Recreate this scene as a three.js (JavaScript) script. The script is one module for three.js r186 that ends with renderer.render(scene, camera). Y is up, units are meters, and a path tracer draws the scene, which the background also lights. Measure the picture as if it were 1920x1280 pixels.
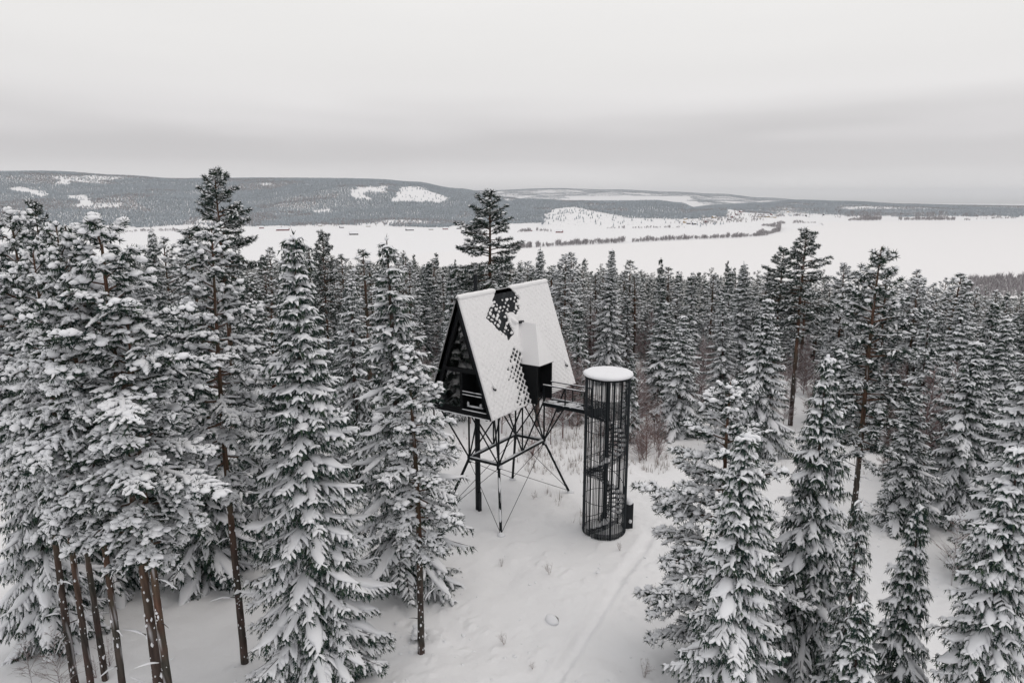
import * as THREE from 'three';

// ---------------------------------------------------------------- camera, sky, sun, exposure
const F = 1290, PITCH = Math.atan((640 - 372) / F), EYE = new THREE.Vector3(0, 19.4, 0);   // focal length in photo pixels (1920 x 1280)
const scene = new THREE.Scene();
const camera = new THREE.PerspectiveCamera(2 * Math.atan(640 / F) * 180 / Math.PI, 1920 / 1280, 0.5, 90000);
camera.position.copy(EYE);
camera.rotation.set(-PITCH, 0, 0);
const renderer = new THREE.WebGLRenderer({ antialias: true });
renderer.toneMapping = THREE.LinearToneMapping;
renderer.toneMappingExposure = 1.02;
renderer.shadowMap.enabled = true;

const { lerp, clamp, smoothstep } = THREE.MathUtils;
const ss = (a, b, x) => { const t = clamp((x - a) / (b - a), 0, 1); return t * t * (3 - 2 * t); };
function rng(seed) { let a = (seed * 2654435761) >>> 0; return () => { a = (a + 0x6d2b79f5) | 0; let t = Math.imul(a ^ (a >>> 15), 1 | a); t = (t + Math.imul(t ^ (t >>> 7), 61 | t)) ^ t; return ((t ^ (t >>> 14)) >>> 0) / 4294967296; }; }
function hash2(x, y) { let h = Math.imul(x | 0, 374761393) + Math.imul(y | 0, 668265263); h = Math.imul(h ^ (h >>> 13), 1274126177); return ((h ^ (h >>> 16)) >>> 0) / 4294967296; }
function vnoise(x, y) { const ix = Math.floor(x), iy = Math.floor(y), fx = x - ix, fy = y - iy, u = fx * fx * (3 - 2 * fx), v = fy * fy * (3 - 2 * fy); return lerp(lerp(hash2(ix, iy), hash2(ix + 1, iy), u), lerp(hash2(ix, iy + 1), hash2(ix + 1, iy + 1), u), v) * 2 - 1; }
const fbm = (x, y, o = 4) => { let s = 0, a = 0.5; for (let i = 0; i < o; i++) { s += a * vnoise(x, y); x = x * 2.03 + 17.1; y = y * 2.03 - 9.7; a *= 0.5; } return s; };
function table(rows, x) { if (x <= rows[0][0]) return rows[0][1]; for (let i = 1; i < rows.length; i++) if (x <= rows[i][0]) { const [a, b] = rows[i - 1], [c, d] = rows[i], t = (x - a) / (c - a); return b + (d - b) * t * t * (3 - 2 * t); } return rows[rows.length - 1][1]; }
const s2l = (v) => { v /= 255; return v <= 0.04045 ? v / 12.92 : Math.pow((v + 0.055) / 1.055, 2.4); };

{ // low overcast: one layer of stratus, a darker cloud deck low over the hills, paler again right at the skyline
  const W = 1024, Hh = 512, data = new Float32Array(W * Hh * 4);
  const ramp = [[-90, 205], [-3, 215], [0.0, 229], [1.3, 230], [2.1, 222], [3.1, 211], [4.3, 208], [5.4, 217], [6.6, 226], [8.4, 232], [12.5, 235], [15, 238], [22, 238], [40, 238], [90, 238]];
  for (let r = 0; r < Hh; r++) {
    const el = ((r + 0.5) / Hh - 0.5) * 180;
    for (let c = 0; c < W; c++) {
      const az = (c + 0.5) / W * 360, a = az / 360 * Math.PI * 2, cx = Math.cos(a), cz = Math.sin(a);
      const streak = fbm(cx * 3 + 40, el * 0.55 + cz * 3, 4) * 1.6, wide = fbm(cx * 1.6 + 9, cz * 1.6 + el * 0.12, 3);
      const low = Math.exp(-Math.pow((el - 4.2) / 4.5, 2));
      const v = s2l(clamp(table(ramp, el + streak * 0.9) + streak * 3.2 * low + wide * 9 * low + wide * 2, 0, 255));
      const o = (r * W + c) * 4, t = low * 0.02;
      data[o] = v * 1.0; data[o + 1] = v * (0.988 - t * 0.5); data[o + 2] = v * (lerp(0.974, 0.998, ss(5, 50, el)) + t * 0.6); data[o + 3] = 1;
    }
  }
  const sky = new THREE.DataTexture(data, W, Hh, THREE.RGBAFormat, THREE.FloatType);
  sky.mapping = THREE.EquirectangularReflectionMapping; sky.magFilter = THREE.LinearFilter; sky.wrapS = THREE.RepeatWrapping; sky.needsUpdate = true;
  scene.background = sky; scene.environment = sky;
}
const sun = new THREE.DirectionalLight(0xfff4e8, 0.5);
sun.position.set(60, 150, -40); sun.target.position.set(0, 0, -40);
sun.castShadow = true; sun.shadow.radius = 70; sun.shadow.mapSize.set(2048, 2048);
Object.assign(sun.shadow.camera, { left: -120, right: 120, top: 120, bottom: -120, near: 1, far: 500 });
scene.add(sun, sun.target);

// ---------------------------------------------------------------- photo pixels to directions, terrain
const cp = Math.cos(PITCH), sp = Math.sin(PITCH);
function rayPx(x, y) { const a = (x - 960) / F, b = -(y - 640) / F; return new THREE.Vector3(a, cp * b - sp, -sp * b - cp); }
function toPx(x, y, z) { const Y = y - EYE.y, q = cp * Y - sp * z, w = sp * Y + cp * z; return [960 + F * x / -w, 640 - F * q / -w, -w]; }
const elevOfRow = (row) => -PITCH - Math.atan((row - 640) / F);
const colOf = (x, z) => 960 + F / cp * x / Math.max(1, -z);

const LAKE = -108;
const hill = (d0, d1, d2, rows) => ({ d0, d1, d2, rows });
// heights of the far hills: distance of foot, crest and back, and the photo row that the crest reaches
const HILLS = {
  ridge: hill(3000, 6200, 9500, [[-400, 332], [0, 330], [120, 328], [230, 332], [330, 336], [450, 335], [600, 334], [690, 335], [780, 340], [860, 350], [950, 366], [1040, 384], [1100, 420], [1150, 470]]),
  middle: hill(3300, 4700, 7000, [[500, 440], [700, 415], [850, 388], [940, 373], [1000, 370], [1080, 373], [1180, 374], [1230, 373], [1275, 377], [1310, 388], [1370, 402], [1430, 425]]),
  cut: hill(2750, 3350, 4200, [[960, 445], [1005, 424], [1030, 400], [1070, 394], [1120, 400], [1165, 412], [1230, 420], [1290, 440]]),
  right: hill(4700, 7200, 11000, [[1120, 420], [1250, 392], [1350, 380], [1420, 376], [1500, 371], [1590, 373], [1700, 377], [1800, 379], [1950, 380], [2400, 380]]),
  village: hill(2700, 4600, 7000, [[1220, 440], [1260, 398], [1300, 388], [1360, 386], [1420, 394], [1500, 400], [1560, 410], [1620, 425]]),
  far: hill(9000, 16000, 30000, [[-400, 345], [900, 353], [1050, 349], [1150, 351], [1250, 355], [1350, 359], [1430, 366], [1550, 373], [1700, 378], [2400, 379]]),
};
const trackLine = [[996, 1330], [1050, 1262], [1105, 1175], [1160, 1090], [1200, 1035], [1222, 1000]];
let trackPts = [];
function baseHeight(x, z) {
  const d = Math.hypot(x, z), az = Math.atan2(x, -z) * 180 / Math.PI;
  const s = lerp(0.084, 0.124, ss(-37, 37, Math.abs(az) > 90 ? 0 : az)), q = Math.max(0, d - 40);
  let y = -s * q * q / (q + 20);
  y += fbm(x * 0.035 + 3, z * 0.035, 3) * 1.1 * ss(10, 30, d) * (1 - 0.65 * ss(9, 2, Math.hypot(x - 2, z + 40)));
  y -= 0.02 * (-z - 40) * (1 - ss(50, 70, d)) * ss(20, 36, d) ;
  return y;
}
function terrain(x, z) {
  const d = Math.hypot(x, z);
  let y = baseHeight(x, z);
  if (d < 130) {
    y += fbm(x * 0.28, z * 0.28 + 7, 3) * 0.3 + fbm(x * 0.9 + 5, z * 0.9, 3) * 0.12 + Math.max(0, fbm(x * 2.6, z * 2.6 + 3, 2) - 0.2) * 0.45 * ss(-0.1, 0.3, vnoise(x * 0.22, z * 0.22));
    for (const [mx, mz, mr, mh] of MOUNDS) { const e = ((x - mx) ** 2 + (z - mz) ** 2) / (mr * mr); if (e < 6) y += mh * Math.exp(-e); }
    if (trackPts.length && d < 45) {
      let best = 9;
      for (let i = 1; i < trackPts.length; i++) {
        const [ax, az] = trackPts[i - 1], [bx, bz] = trackPts[i], ux = bx - ax, uz = bz - az, t = clamp(((x - ax) * ux + (z - az) * uz) / (ux * ux + uz * uz), 0, 1);
        best = Math.min(best, Math.hypot(x - ax - t * ux, z - az - t * uz));
      }
      if (best < 1.2) { const rag = fbm(x * 3, z * 3, 2) * 0.08, b = best + rag; y += -0.17 * (1 - ss(0.16, 0.36, b)) + 0.06 * Math.exp(-(((b - 0.5) / 0.16) ** 2)) + fbm(x * 5, z * 5, 2) * 0.03 * (1 - ss(0.3, 0.9, b)); }
    }
    return y;
  }
  const flat = LAKE + 1.5 + fbm(x * 0.002, z * 0.002, 3) * 3;
  y = Math.max(y + fbm(x * 0.012, z * 0.012, 3) * 5 * ss(130, 260, d), flat);
  if (d > 2400 && z < 0) {
    const c = colOf(x, z);
    for (const k in HILLS) {
      const h = HILLS[k], row = table(h.rows, c), top = EYE.y + h.d1 * Math.tan(elevOfRow(row)) - h.d1 * 0.004;
      if (top <= flat) continue;
      const n = fbm(x * 0.0011 + h.d0, z * 0.0011, 4), dd = d + n * (h.d1 - h.d0) * 0.22;
      const up = dd < h.d1 ? Math.pow(ss(h.d0, h.d1, dd), 0.8) : 1 - ss(h.d1, h.d2, dd);
      const v = flat + (top - flat) * up + n * 9 * ss(h.d0, h.d0 + 500, d) * (1 - ss(0.9, 1, up));
      if (v > y) y = v;
    }
  }
  return y;
}
const MOUNDS = [];
function onGround(px, py) {   // where the line of sight through a photo pixel meets the ground
  const r = rayPx(px, py); let t = 5;
  for (let i = 0; i < 4000; i++) { const y = EYE.y + r.y * t - terrain(r.x * t, r.z * t); if (y < 0.002) break; t += Math.max(0.02, y * 0.35); if (t > 40000) break; }
  return new THREE.Vector3(r.x * t, terrain(r.x * t, r.z * t), r.z * t);
}
trackPts = trackLine.map(([a, b]) => { const p = onGround(a, b); return [p.x, p.z]; });
{ const p = onGround(1640, 905); MOUNDS.push([p.x, p.z, 4.5, 0.9]); const q = onGround(690, 1010); MOUNDS.push([q.x, q.z, 4, 0.5]); const w = onGround(30, 1010); MOUNDS.push([w.x, w.z, 5, 0.5]); }

// ---------------------------------------------------------------- materials
function noiseTexture(size, f) {
  const data = new Uint8Array(size * size * 4);
  for (let y = 0; y < size; y++) for (let x = 0; x < size; x++) { const c = f(x / size, y / size), o = (y * size + x) * 4; data[o] = c[0]; data[o + 1] = c[1]; data[o + 2] = c[2]; data[o + 3] = 255; }
  const t = new THREE.DataTexture(data, size, size); t.wrapS = t.wrapT = THREE.RepeatWrapping; t.magFilter = THREE.LinearFilter; t.needsUpdate = true; return t;
}
const tileFbm = (u, v, n, o) => { let s = 0, a = 0.5; for (let k = 0; k < o; k++) { const x = u * n, y = v * n, ix = Math.floor(x), iy = Math.floor(y), fx = x - ix, fy = y - iy, p = fx * fx * (3 - 2 * fx), q = fy * fy * (3 - 2 * fy), w = (i, j) => hash2(((i % n) + n) % n + k * 91, ((j % n) + n) % n + k * 37); s += a * (lerp(lerp(w(ix, iy), w(ix + 1, iy), p), lerp(w(ix, iy + 1), w(ix + 1, iy + 1), p), q) * 2 - 1); n *= 2; a *= 0.5; } return s; };
const std = (name, rgb, o = {}) => { const m = new THREE.MeshPhysicalMaterial({ roughness: 0.95, metalness: 0, specularIntensity: 0.35, side: THREE.DoubleSide, ...o }); m.color.setRGB(...rgb); m.name = name; return m; };
const snowBump = noiseTexture(256, (u, v) => { const k = clamp(128 + tileFbm(u, v, 8, 5) * 150, 0, 255); return [k, k, k]; });
const M = {
  ground: std('ground snow', [0.825, 0.828, 0.84], { bumpMap: snowBump, bumpScale: 0.03, roughness: 0.9 }),
  snow: std('loose snow', [0.815, 0.825, 0.85], { roughness: 0.92 }),
  roofSnow: std('thin roof snow', [0.83, 0.825, 0.83], { roughness: 0.92, bumpMap: snowBump, bumpScale: 0.02, vertexColors: true }),
  needles: std('needles', [1, 1, 1], { vertexColors: true, roughness: 0.8 }),
  bark: std('bark', [1, 1, 1], { vertexColors: true, roughness: 0.95 }),
  twig: std('bare twigs', [1, 1, 1], { vertexColors: true, roughness: 0.9 }),
  foliage: std('far conifers', [1, 1, 1], { vertexColors: true, roughness: 0.9 }),
  steel: std('black painted steel', [0.008, 0.011, 0.013], { roughness: 0.55 }),
  metal: std('black sheet metal', [0.007, 0.009, 0.012], { roughness: 0.5, specularIntensity: 0.5 }),
  wood: std('black stained timber', [0.006, 0.007, 0.008], { roughness: 0.75 }),
  inside: std('dark interior boards', [0.05, 0.04, 0.032], { roughness: 0.8 }),
  galvanised: std('dull grating steel', [0.03, 0.034, 0.038], { roughness: 0.6 }),
  redWall: std('red painted boards', [0.16, 0.022, 0.02]), darkWall: std('dark boards', [0.05, 0.045, 0.045]), paleWall: std('pale boards', [0.5, 0.48, 0.44]), yellowWall: std('ochre boards', [0.35, 0.24, 0.1]),
  stone: std('grey stone', [0.2, 0.19, 0.19]),
};
M.glass = new THREE.MeshPhysicalMaterial({ name: 'window glass', transmission: 1, thickness: 0, roughness: 0.02, ior: 2.5, metalness: 0 });
M.glass.color.setRGB(0.6, 0.8, 0.84);
{ const t = noiseTexture(64, (u, v) => { const cell = (a) => { const f = a * 4 - Math.floor(a * 4) - 0.5; return f; }; const r = Math.hypot(cell(u), cell(v)); const k = r < 0.3 ? 0 : 255; return [k, k, k]; });
  M.perforated = std('perforated steel sheet', [0.012, 0.015, 0.018], { roughness: 0.55, alphaMap: t, alphaTest: 0.5 }); }

// ---------------------------------------------------------------- geometry builder
const V = (x, y, z) => new THREE.Vector3(x, y, z);
const UPV = V(0, 1, 0);
class GB {
  constructor() { this.p = []; this.i = []; this.c = []; this.u = []; this.hasC = false; this.hasU = false; }
  v(x, y, z, c) { this.p.push(x, y, z); if (c) { this.hasC = true; this.c.push(c[0], c[1], c[2]); } else this.c.push(1, 1, 1); return this.p.length / 3 - 1; }
  tri(a, b, c) { this.i.push(a, b, c); }
  quad(a, b, c, d) { this.i.push(a, b, c, a, c, d); }
  get tris() { return this.i.length / 3; }
  spike(p, d, len, w, side, c) {   // one thin triangle
    const a = this.v(p.x - side.x * w, p.y - side.y * w, p.z - side.z * w, c), b = this.v(p.x + side.x * w, p.y + side.y * w, p.z + side.z * w, c), e = this.v(p.x + d.x * len, p.y + d.y * len, p.z + d.z * len, c);
    this.tri(a, b, e);
  }
  tube(pts, radii, sides, o = {}) {
    const { flat = 1, lift = 0, noise = 0, rnd = null, color = null, caps = true, vary = null } = o, n = pts.length, T = V(0, 0, 0), L = V(0, 0, 0), U = V(0, 0, 0);
    let prev = -1;
    const first = pts[0], rings = [];
    for (let k = 0; k < n; k++) {
      T.copy(pts[Math.min(n - 1, k + 1)]).sub(pts[Math.max(0, k - 1)]).normalize();
      if (Math.abs(T.y) > 0.97) L.set(1, 0, 0).addScaledVector(T, -T.x).normalize(); else L.crossVectors(T, UPV).normalize();
      U.crossVectors(L, T).normalize();
      const r = radii[k], c = typeof color === 'function' ? color(k / (n - 1), k) : color, ring = [];
      for (let s = 0; s < sides; s++) {
        const a = s / sides * Math.PI * 2, rr = r * (noise ? 1 + (rnd() * 2 - 1) * noise : 1), x = Math.cos(a) * rr, y = Math.sin(a) * rr * flat + r * lift;
        const cc = vary ? vary(c, k / (n - 1), s) : c; ring.push(this.v(pts[k].x + L.x * x + U.x * y, pts[k].y + L.y * x + U.y * y, pts[k].z + L.z * x + U.z * y, cc));
      }
      rings.push(ring);
    }
    for (let k = 1; k < n; k++) for (let s = 0; s < sides; s++) { const t = (s + 1) % sides; this.quad(rings[k - 1][s], rings[k][s], rings[k][t], rings[k - 1][t]); }
    if (caps) for (const [ring, k, flip] of [[rings[0], 0, true], [rings[n - 1], n - 1, false]]) {
      if (radii[k] < 1e-4) continue;
      const c = typeof color === 'function' ? color(k / (n - 1), k) : color, P = pts[k], m = this.v(P.x, P.y + radii[k] * lift, P.z, c);
      for (let s = 0; s < sides; s++) { const t = (s + 1) % sides; flip ? this.tri(m, ring[s], ring[t]) : this.tri(m, ring[t], ring[s]); }
    }
  }
  blob(c, rx, ry, rz, shape, rnd, rough = 0.2, color = null) {
    const o = this.p.length / 3, [pv, iv] = shape, a = rnd() * 6.28, ca = Math.cos(a), sa = Math.sin(a);
    for (let k = 0; k < pv.length; k += 3) { const s = 1 + (rnd() * 2 - 1) * rough, x = pv[k] * s * rx, y = pv[k + 1] * s * ry, z = pv[k + 2] * s * rz; this.v(c.x + x * ca - z * sa, c.y + y, c.z + x * sa + z * ca, color); }
    for (let k = 0; k < iv.length; k++) this.i.push(o + iv[k]);
  }
  box(x0, x1, y0, y1, z0, z1, c) {
    const q = (a, b, d, e) => { const n = [a, b, d, e].map((w) => this.v(w[0], w[1], w[2], c)); this.quad(...n); };
    q([x0, y0, z1], [x1, y0, z1], [x1, y1, z1], [x0, y1, z1]); q([x1, y0, z0], [x0, y0, z0], [x0, y1, z0], [x1, y1, z0]);
    q([x0, y1, z1], [x1, y1, z1], [x1, y1, z0], [x0, y1, z0]); q([x0, y0, z0], [x1, y0, z0], [x1, y0, z1], [x0, y0, z1]);
    q([x1, y0, z1], [x1, y0, z0], [x1, y1, z0], [x1, y1, z1]); q([x0, y0, z0], [x0, y0, z1], [x0, y1, z1], [x0, y1, z0]);
    return this;
  }
  beam(a, b, w, h, c) {   // square bar between two points
    const T = b.clone().sub(a).normalize(), L = Math.abs(T.y) > 0.97 ? V(1, 0, 0) : V(0, 0, 0).crossVectors(T, UPV).normalize(), U = V(0, 0, 0).crossVectors(L, T).normalize();
    L.crossVectors(T, U).normalize();
    const P = (e, s, t) => [e.x + L.x * s * w / 2 + U.x * t * h / 2, e.y + L.y * s * w / 2 + U.y * t * h / 2, e.z + L.z * s * w / 2 + U.z * t * h / 2];
    const q = (...k) => this.quad(...k.map((x) => this.v(...x, c)));
    for (const [s1, t1, s2, t2] of [[-1, -1, 1, -1], [1, -1, 1, 1], [1, 1, -1, 1], [-1, 1, -1, -1]]) q(P(a, s1, t1), P(a, s2, t2), P(b, s2, t2), P(b, s1, t1));
    q(P(a, -1, 1), P(a, 1, 1), P(a, 1, -1), P(a, -1, -1)); q(P(b, -1, -1), P(b, 1, -1), P(b, 1, 1), P(b, -1, 1));
    return this;
  }
  build() {
    const g = new THREE.BufferGeometry();
    g.setAttribute('position', new THREE.Float32BufferAttribute(this.p, 3)); g.setIndex(this.i);
    if (this.hasC) g.setAttribute('color', new THREE.Float32BufferAttribute(this.c, 3)); else if (this.white) g.setAttribute('color', new THREE.Float32BufferAttribute(this.p.map(() => 1), 3));
    if (this.hasU) g.setAttribute('uv', new THREE.Float32BufferAttribute(this.u, 2));
    g.computeVertexNormals(); return g;
  }
}
function sphereShape(kind, detail) {   // shared lattices for lumps of snow
  const g = kind === 'octa' ? new THREE.OctahedronGeometry(1, detail) : new THREE.IcosahedronGeometry(1, detail), p = g.attributes.position, map = new Map(), pv = [], iv = [];
  for (let k = 0; k < p.count; k++) { const key = [p.getX(k), p.getY(k), p.getZ(k)].map((w) => w.toFixed(3)).join(); if (!map.has(key)) { map.set(key, pv.length / 3); pv.push(p.getX(k), p.getY(k), p.getZ(k)); } iv.push(map.get(key)); }
  return [pv, iv];
}
const OCT0 = sphereShape('octa', 0), OCT1 = sphereShape('octa', 1), ICO0 = sphereShape('ico', 0), ICO1 = sphereShape('ico', 1);

const used = {};
function numbered(n) { const k = used[n] = (used[n] ?? -1) + 1; return k ? n + '_' + String(k).padStart(3, '0') : n; }
function tag(o, label, category, group, kind) { o.userData.label = label; if (category) o.userData.category = category; if (group) o.userData.group = group; if (kind) o.userData.kind = kind; return o; }
function mesh(name, geo, mat, parent) { const m = new THREE.Mesh(geo.build ? geo.build() : geo, mat); m.name = parent === scene ? numbered(name) : name; m.castShadow = m.receiveShadow = true; parent.add(m); return m; }
function thing(name, label, category, pos = [0, 0, 0], turn = 0, group) { const g = new THREE.Group(); g.name = numbered(name); g.position.set(...pos); g.rotation.y = turn; tag(g, label, category, group); scene.add(g); return g; }
// ---------------------------------------------------------------- the ground: one sheet from under the camera to the skyline
{
  const angles = []; for (let a = -44; a <= 44.001; a += 0.3) angles.push(a); for (let a = 50; a < 316; a += 7) angles.push(a);
  const rad = [0.5]; while (rad[rad.length - 1] < 20000) { const r = rad[rad.length - 1]; rad.push(r + (r < 14 ? Math.max(0.6, r * 0.12) : r < 64 ? r * 0.0055 : r < 140 ? r * 0.012 : r < 2300 ? r * 0.03 : r < 9500 ? r * 0.009 : r * 0.03)); }
  const n = angles.length, P = [], UV = [], I = [];
  for (const r of rad) for (const a of angles) {
    const t = a * Math.PI / 180, x = Math.sin(t) * r, z = -Math.cos(t) * r, y = terrain(x, z);
    P.push(x, y, z); UV.push(x / 3.1, z / 3.1);
  }
  for (let k = 1; k < rad.length; k++) for (let j = 0; j < n; j++) { const m = (j + 1) % n, a = (k - 1) * n + j, b = (k - 1) * n + m, c = k * n + m, d = k * n + j; I.push(a, c, b, a, d, c); }
  const centre = P.length / 3; P.push(0, terrain(0, 0.01), 0); UV.push(0, 0);
  for (let j = 0; j < n; j++) I.push(centre, j, (j + 1) % n);
  const g = new THREE.BufferGeometry(); g.setAttribute('position', new THREE.Float32BufferAttribute(P, 3)); g.setAttribute('uv', new THREE.Float32BufferAttribute(UV, 2)); g.setIndex(I); g.computeVertexNormals();
  tag(mesh('snowy_ground', g, M.ground, scene), 'snow covered ground, forest slope, fields and hills', 'ground', null, 'structure');
}
{ // the frozen lake, a hair above the plain it lies in
  const shore = [[2500, 418], [1980, 415], [1825, 414.5], [1700, 414.5], [1600, 415.5], [1540, 417], [1545, 422], [1500, 428], [1462, 437], [1440, 443], [1380, 447], [1300, 450], [1180, 456], [1060, 462], [960, 466], [800, 474], [640, 486], [560, 500]];
  const lvl = LAKE + 4.6, pts = shore.map(([a, b]) => { const r = rayPx(a, b), t = (lvl - EYE.y) / r.y; return [r.x * t, r.z * t]; });
  pts.push([-560, -1060], [300, -930], [900, -800], [1700, -700]);
  const sh = new THREE.Shape(pts.map(([x, z]) => new THREE.Vector2(x, -z)));
  const g = new THREE.ShapeGeometry(sh); g.rotateX(-Math.PI / 2); g.translate(0, lvl, 0);
  const lakeMat = std('lake snow', [0.83, 0.825, 0.83], { roughness: 0.9 });
  tag(mesh('frozen_lake', g, lakeMat, scene), 'wide frozen lake under smooth snow', 'lake', null, 'structure');
}
// ---------------------------------------------------------------- conifers: trunk, needle sprays, snow lying on the boughs
const greens = [[0.018, 0.037, 0.032], [0.027, 0.05, 0.038], [0.013, 0.028, 0.027], [0.042, 0.066, 0.042]], rime = [[0.38, 0.39, 0.4], [0.25, 0.27, 0.27]];
function spruce(o) {
  const { H, R, seed, gap = 0.42, whorl = 6, twigGap = 0.2, snow = 1, low = 0.05, fine = 1, frost = 0.1, lean = 0 } = o, r = rng(seed), T = new GB(), N = new GB(), S = new GB();
  const needle = () => r() < frost ? rime[r() * 2 | 0] : greens[r() * 4 | 0], sides = fine > 0.7 ? 6 : 4;
  const tr = 0.05 + H * 0.0095, tp = [], trr = []; for (let k = 0; k <= 7; k++) { const t = k / 7; tp.push(V(Math.sin(t * 3 + seed) * 0.03 * H * 0.1 + lean * t * t, -0.3 + t * (H + 0.3), Math.cos(t * 2.4 + seed) * 0.003 * H)); trr.push(tr * (1 - t) + 0.012); }
  T.tube(tp, trr, fine > 0.7 ? 8 : 5, { color: (t) => [0.075 + r() * 0.02, 0.06, 0.052] });
  const axis = (y) => { const t = clamp(y / H, 0, 1) * 7, k = Math.min(6, Math.floor(t)); return tp[k].clone().lerp(tp[k + 1], t - k); };
  const prof = (t) => t < 0.14 ? 0.8 + t * 1.4 : Math.pow(Math.max(0, 1 - (t - 0.14) / 0.88), 0.86) + 0.02;
  const lumpy = []; for (let k = 0; k < 8; k++) lumpy.push(0.72 + r() * 0.5);
  let y = low * H, az = r() * 6.28;
  while (y < H * 0.985) {
    const t = y / H, nb = Math.max(4, Math.round(whorl * (t > 0.85 ? 0.8 : 1) + (r() - 0.5) * 2));
    az += 0.7 + r();
    for (let b = 0; b < nb; b++) {
      const a = az + b / nb * 6.283 + (r() - 0.5) * 0.5, sector = lumpy[Math.floor(((a % 6.283) + 6.283) % 6.283 / 6.283 * 8) % 8];
      const len = Math.max(0.12, R * prof(t) * (0.68 + r() * 0.45) * sector), y0 = y + (r() - 0.5) * gap * 0.8;
      const e0 = lerp(-0.02, 0.62, Math.pow(t, 1.3)) + (r() - 0.5) * 0.28, sag = lerp(0.95, 0.5, t) * (0.7 + r() * 0.5), tip = 0.35 + r() * 0.25;
      const n = fine > 0.7 ? 7 : 4, pts = [axis(y0)], ca = Math.cos(a), sa = Math.sin(a), step = len / (n - 1), wob = (r() - 0.5) * 0.5;
      for (let k = 1; k < n; k++) { const s = k / (n - 1), e = e0 - sag * Math.sin(Math.min(1, s * 1.25) * 1.57) + (s > 0.72 ? tip * (s - 0.72) / 0.28 : 0), w = wob * s; const q = pts[k - 1]; pts.push(V(q.x + Math.cos(e) * Math.cos(a + w) * step, q.y + Math.sin(e) * step, q.z + Math.cos(e) * Math.sin(a + w) * step)); }
      const at = (s) => { const f = clamp(s, 0, 1) * (n - 1), k = Math.min(n - 2, Math.floor(f)); return pts[k].clone().lerp(pts[k + 1], f - k); };
      const L = V(-sa, 0, ca), load = snow * (0.65 + r() * 0.6);
      // bough wood
      if (fine > 0.7) T.tube([pts[0], at(0.5), at(1)], [0.012 + len * 0.009, 0.01 + len * 0.004, 0.004], 3, { color: [0.06, 0.05, 0.045], caps: false });
      // side twigs with needle sprays and fingers of snow
      const nt = Math.max(2, Math.round(len / twigGap));
      for (let k = 0; k < nt; k++) for (const side of [-1, 1]) {
        const s = 0.1 + 0.9 * (k + 0.2 + r() * 0.6) / nt, p = at(s), q = at(Math.min(1, s + 0.08)), tan = q.sub(at(s - 0.04)).normalize();
        const tl = clamp((0.2 + 0.36 * len * (1 - s) * 1.1) * (0.7 + r() * 0.5), 0.1, 0.95) * (s < 0.25 ? 0.7 : 1), sweep = 0.45 + r() * 0.35;
        const d = tan.clone().multiplyScalar(sweep).addScaledVector(L, side * (1 - sweep * 0.5)).addScaledVector(UPV, -0.12 - r() * 0.25).normalize();
        const m = p.clone().addScaledVector(d, tl * 0.55), dd = d.clone().addScaledVector(UPV, -0.5 - r() * 0.35).normalize(), e = m.clone().addScaledVector(dd, tl * 0.45);
        const stp = 0.08 / fine, ns = Math.max(2, Math.round(tl / stp)), w = 0.022 / fine;
        for (let j = 0; j < ns; j++) {
          const f = (j + r()) / ns, b0 = f < 0.55 ? p.clone().lerp(m, f / 0.55) : m.clone().lerp(e, (f - 0.55) / 0.45), td = f < 0.55 ? d : dd, c = needle();
          const lat = V(0, 0, 0).crossVectors(td, UPV).normalize();
          const sl = (0.11 + r() * 0.1) / Math.sqrt(fine) * (1.15 - f * 0.4);
          N.spike(b0, td.clone().multiplyScalar(0.75).addScaledVector(lat, 0.75).addScaledVector(UPV, -0.3 * r()).normalize(), sl, w, td, c);
          N.spike(b0, td.clone().multiplyScalar(0.75).addScaledVector(lat, -0.75).addScaledVector(UPV, -0.3 * r()).normalize(), sl, w, td, c);
          N.spike(b0, td.clone().multiplyScalar(0.4).addScaledVector(UPV, -0.9).normalize(), sl * (1 + r()), w * 1.2, j % 2 ? lat : td, c);
        }
        N.spike(e, dd, 0.12 / Math.sqrt(fine), w, V(0, 0, 0).crossVectors(dd, UPV).normalize(), needle());
        if (r() < 0.88 * load) {
          const sr = (0.024 + 0.04 * r() + tl * 0.022) * (0.72 + load * 0.33) / Math.sqrt(fine), lift = 0.45;
          S.tube([p, p.clone().lerp(m, 0.6), m, m.clone().lerp(e, 0.75 * r() + 0.25)], [sr * 0.8, sr * (0.8 + r() * 0.5), sr * (0.75 + r() * 0.4), sr * 0.3], fine > 0.7 ? 5 : 3, { flat: 0.75, lift, noise: 0.22, rnd: r });
        }
      }
      // hanging sprays under the bough
      const hs = Math.max(2, Math.round(len / (0.11 / fine)));
      for (let k = 0; k < hs; k++) { const p = at((k + r()) / hs), c = needle(), d = V(ca * 0.35 + (r() - 0.5) * 0.7, -1, sa * 0.35 + (r() - 0.5) * 0.7).normalize(); N.spike(p, d, (0.14 + r() * 0.26) * (0.6 + 0.4 * Math.min(1, len)) / Math.sqrt(fine), 0.03 / fine, r() < 0.5 ? L : V(ca, 0, sa), c); }
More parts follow.
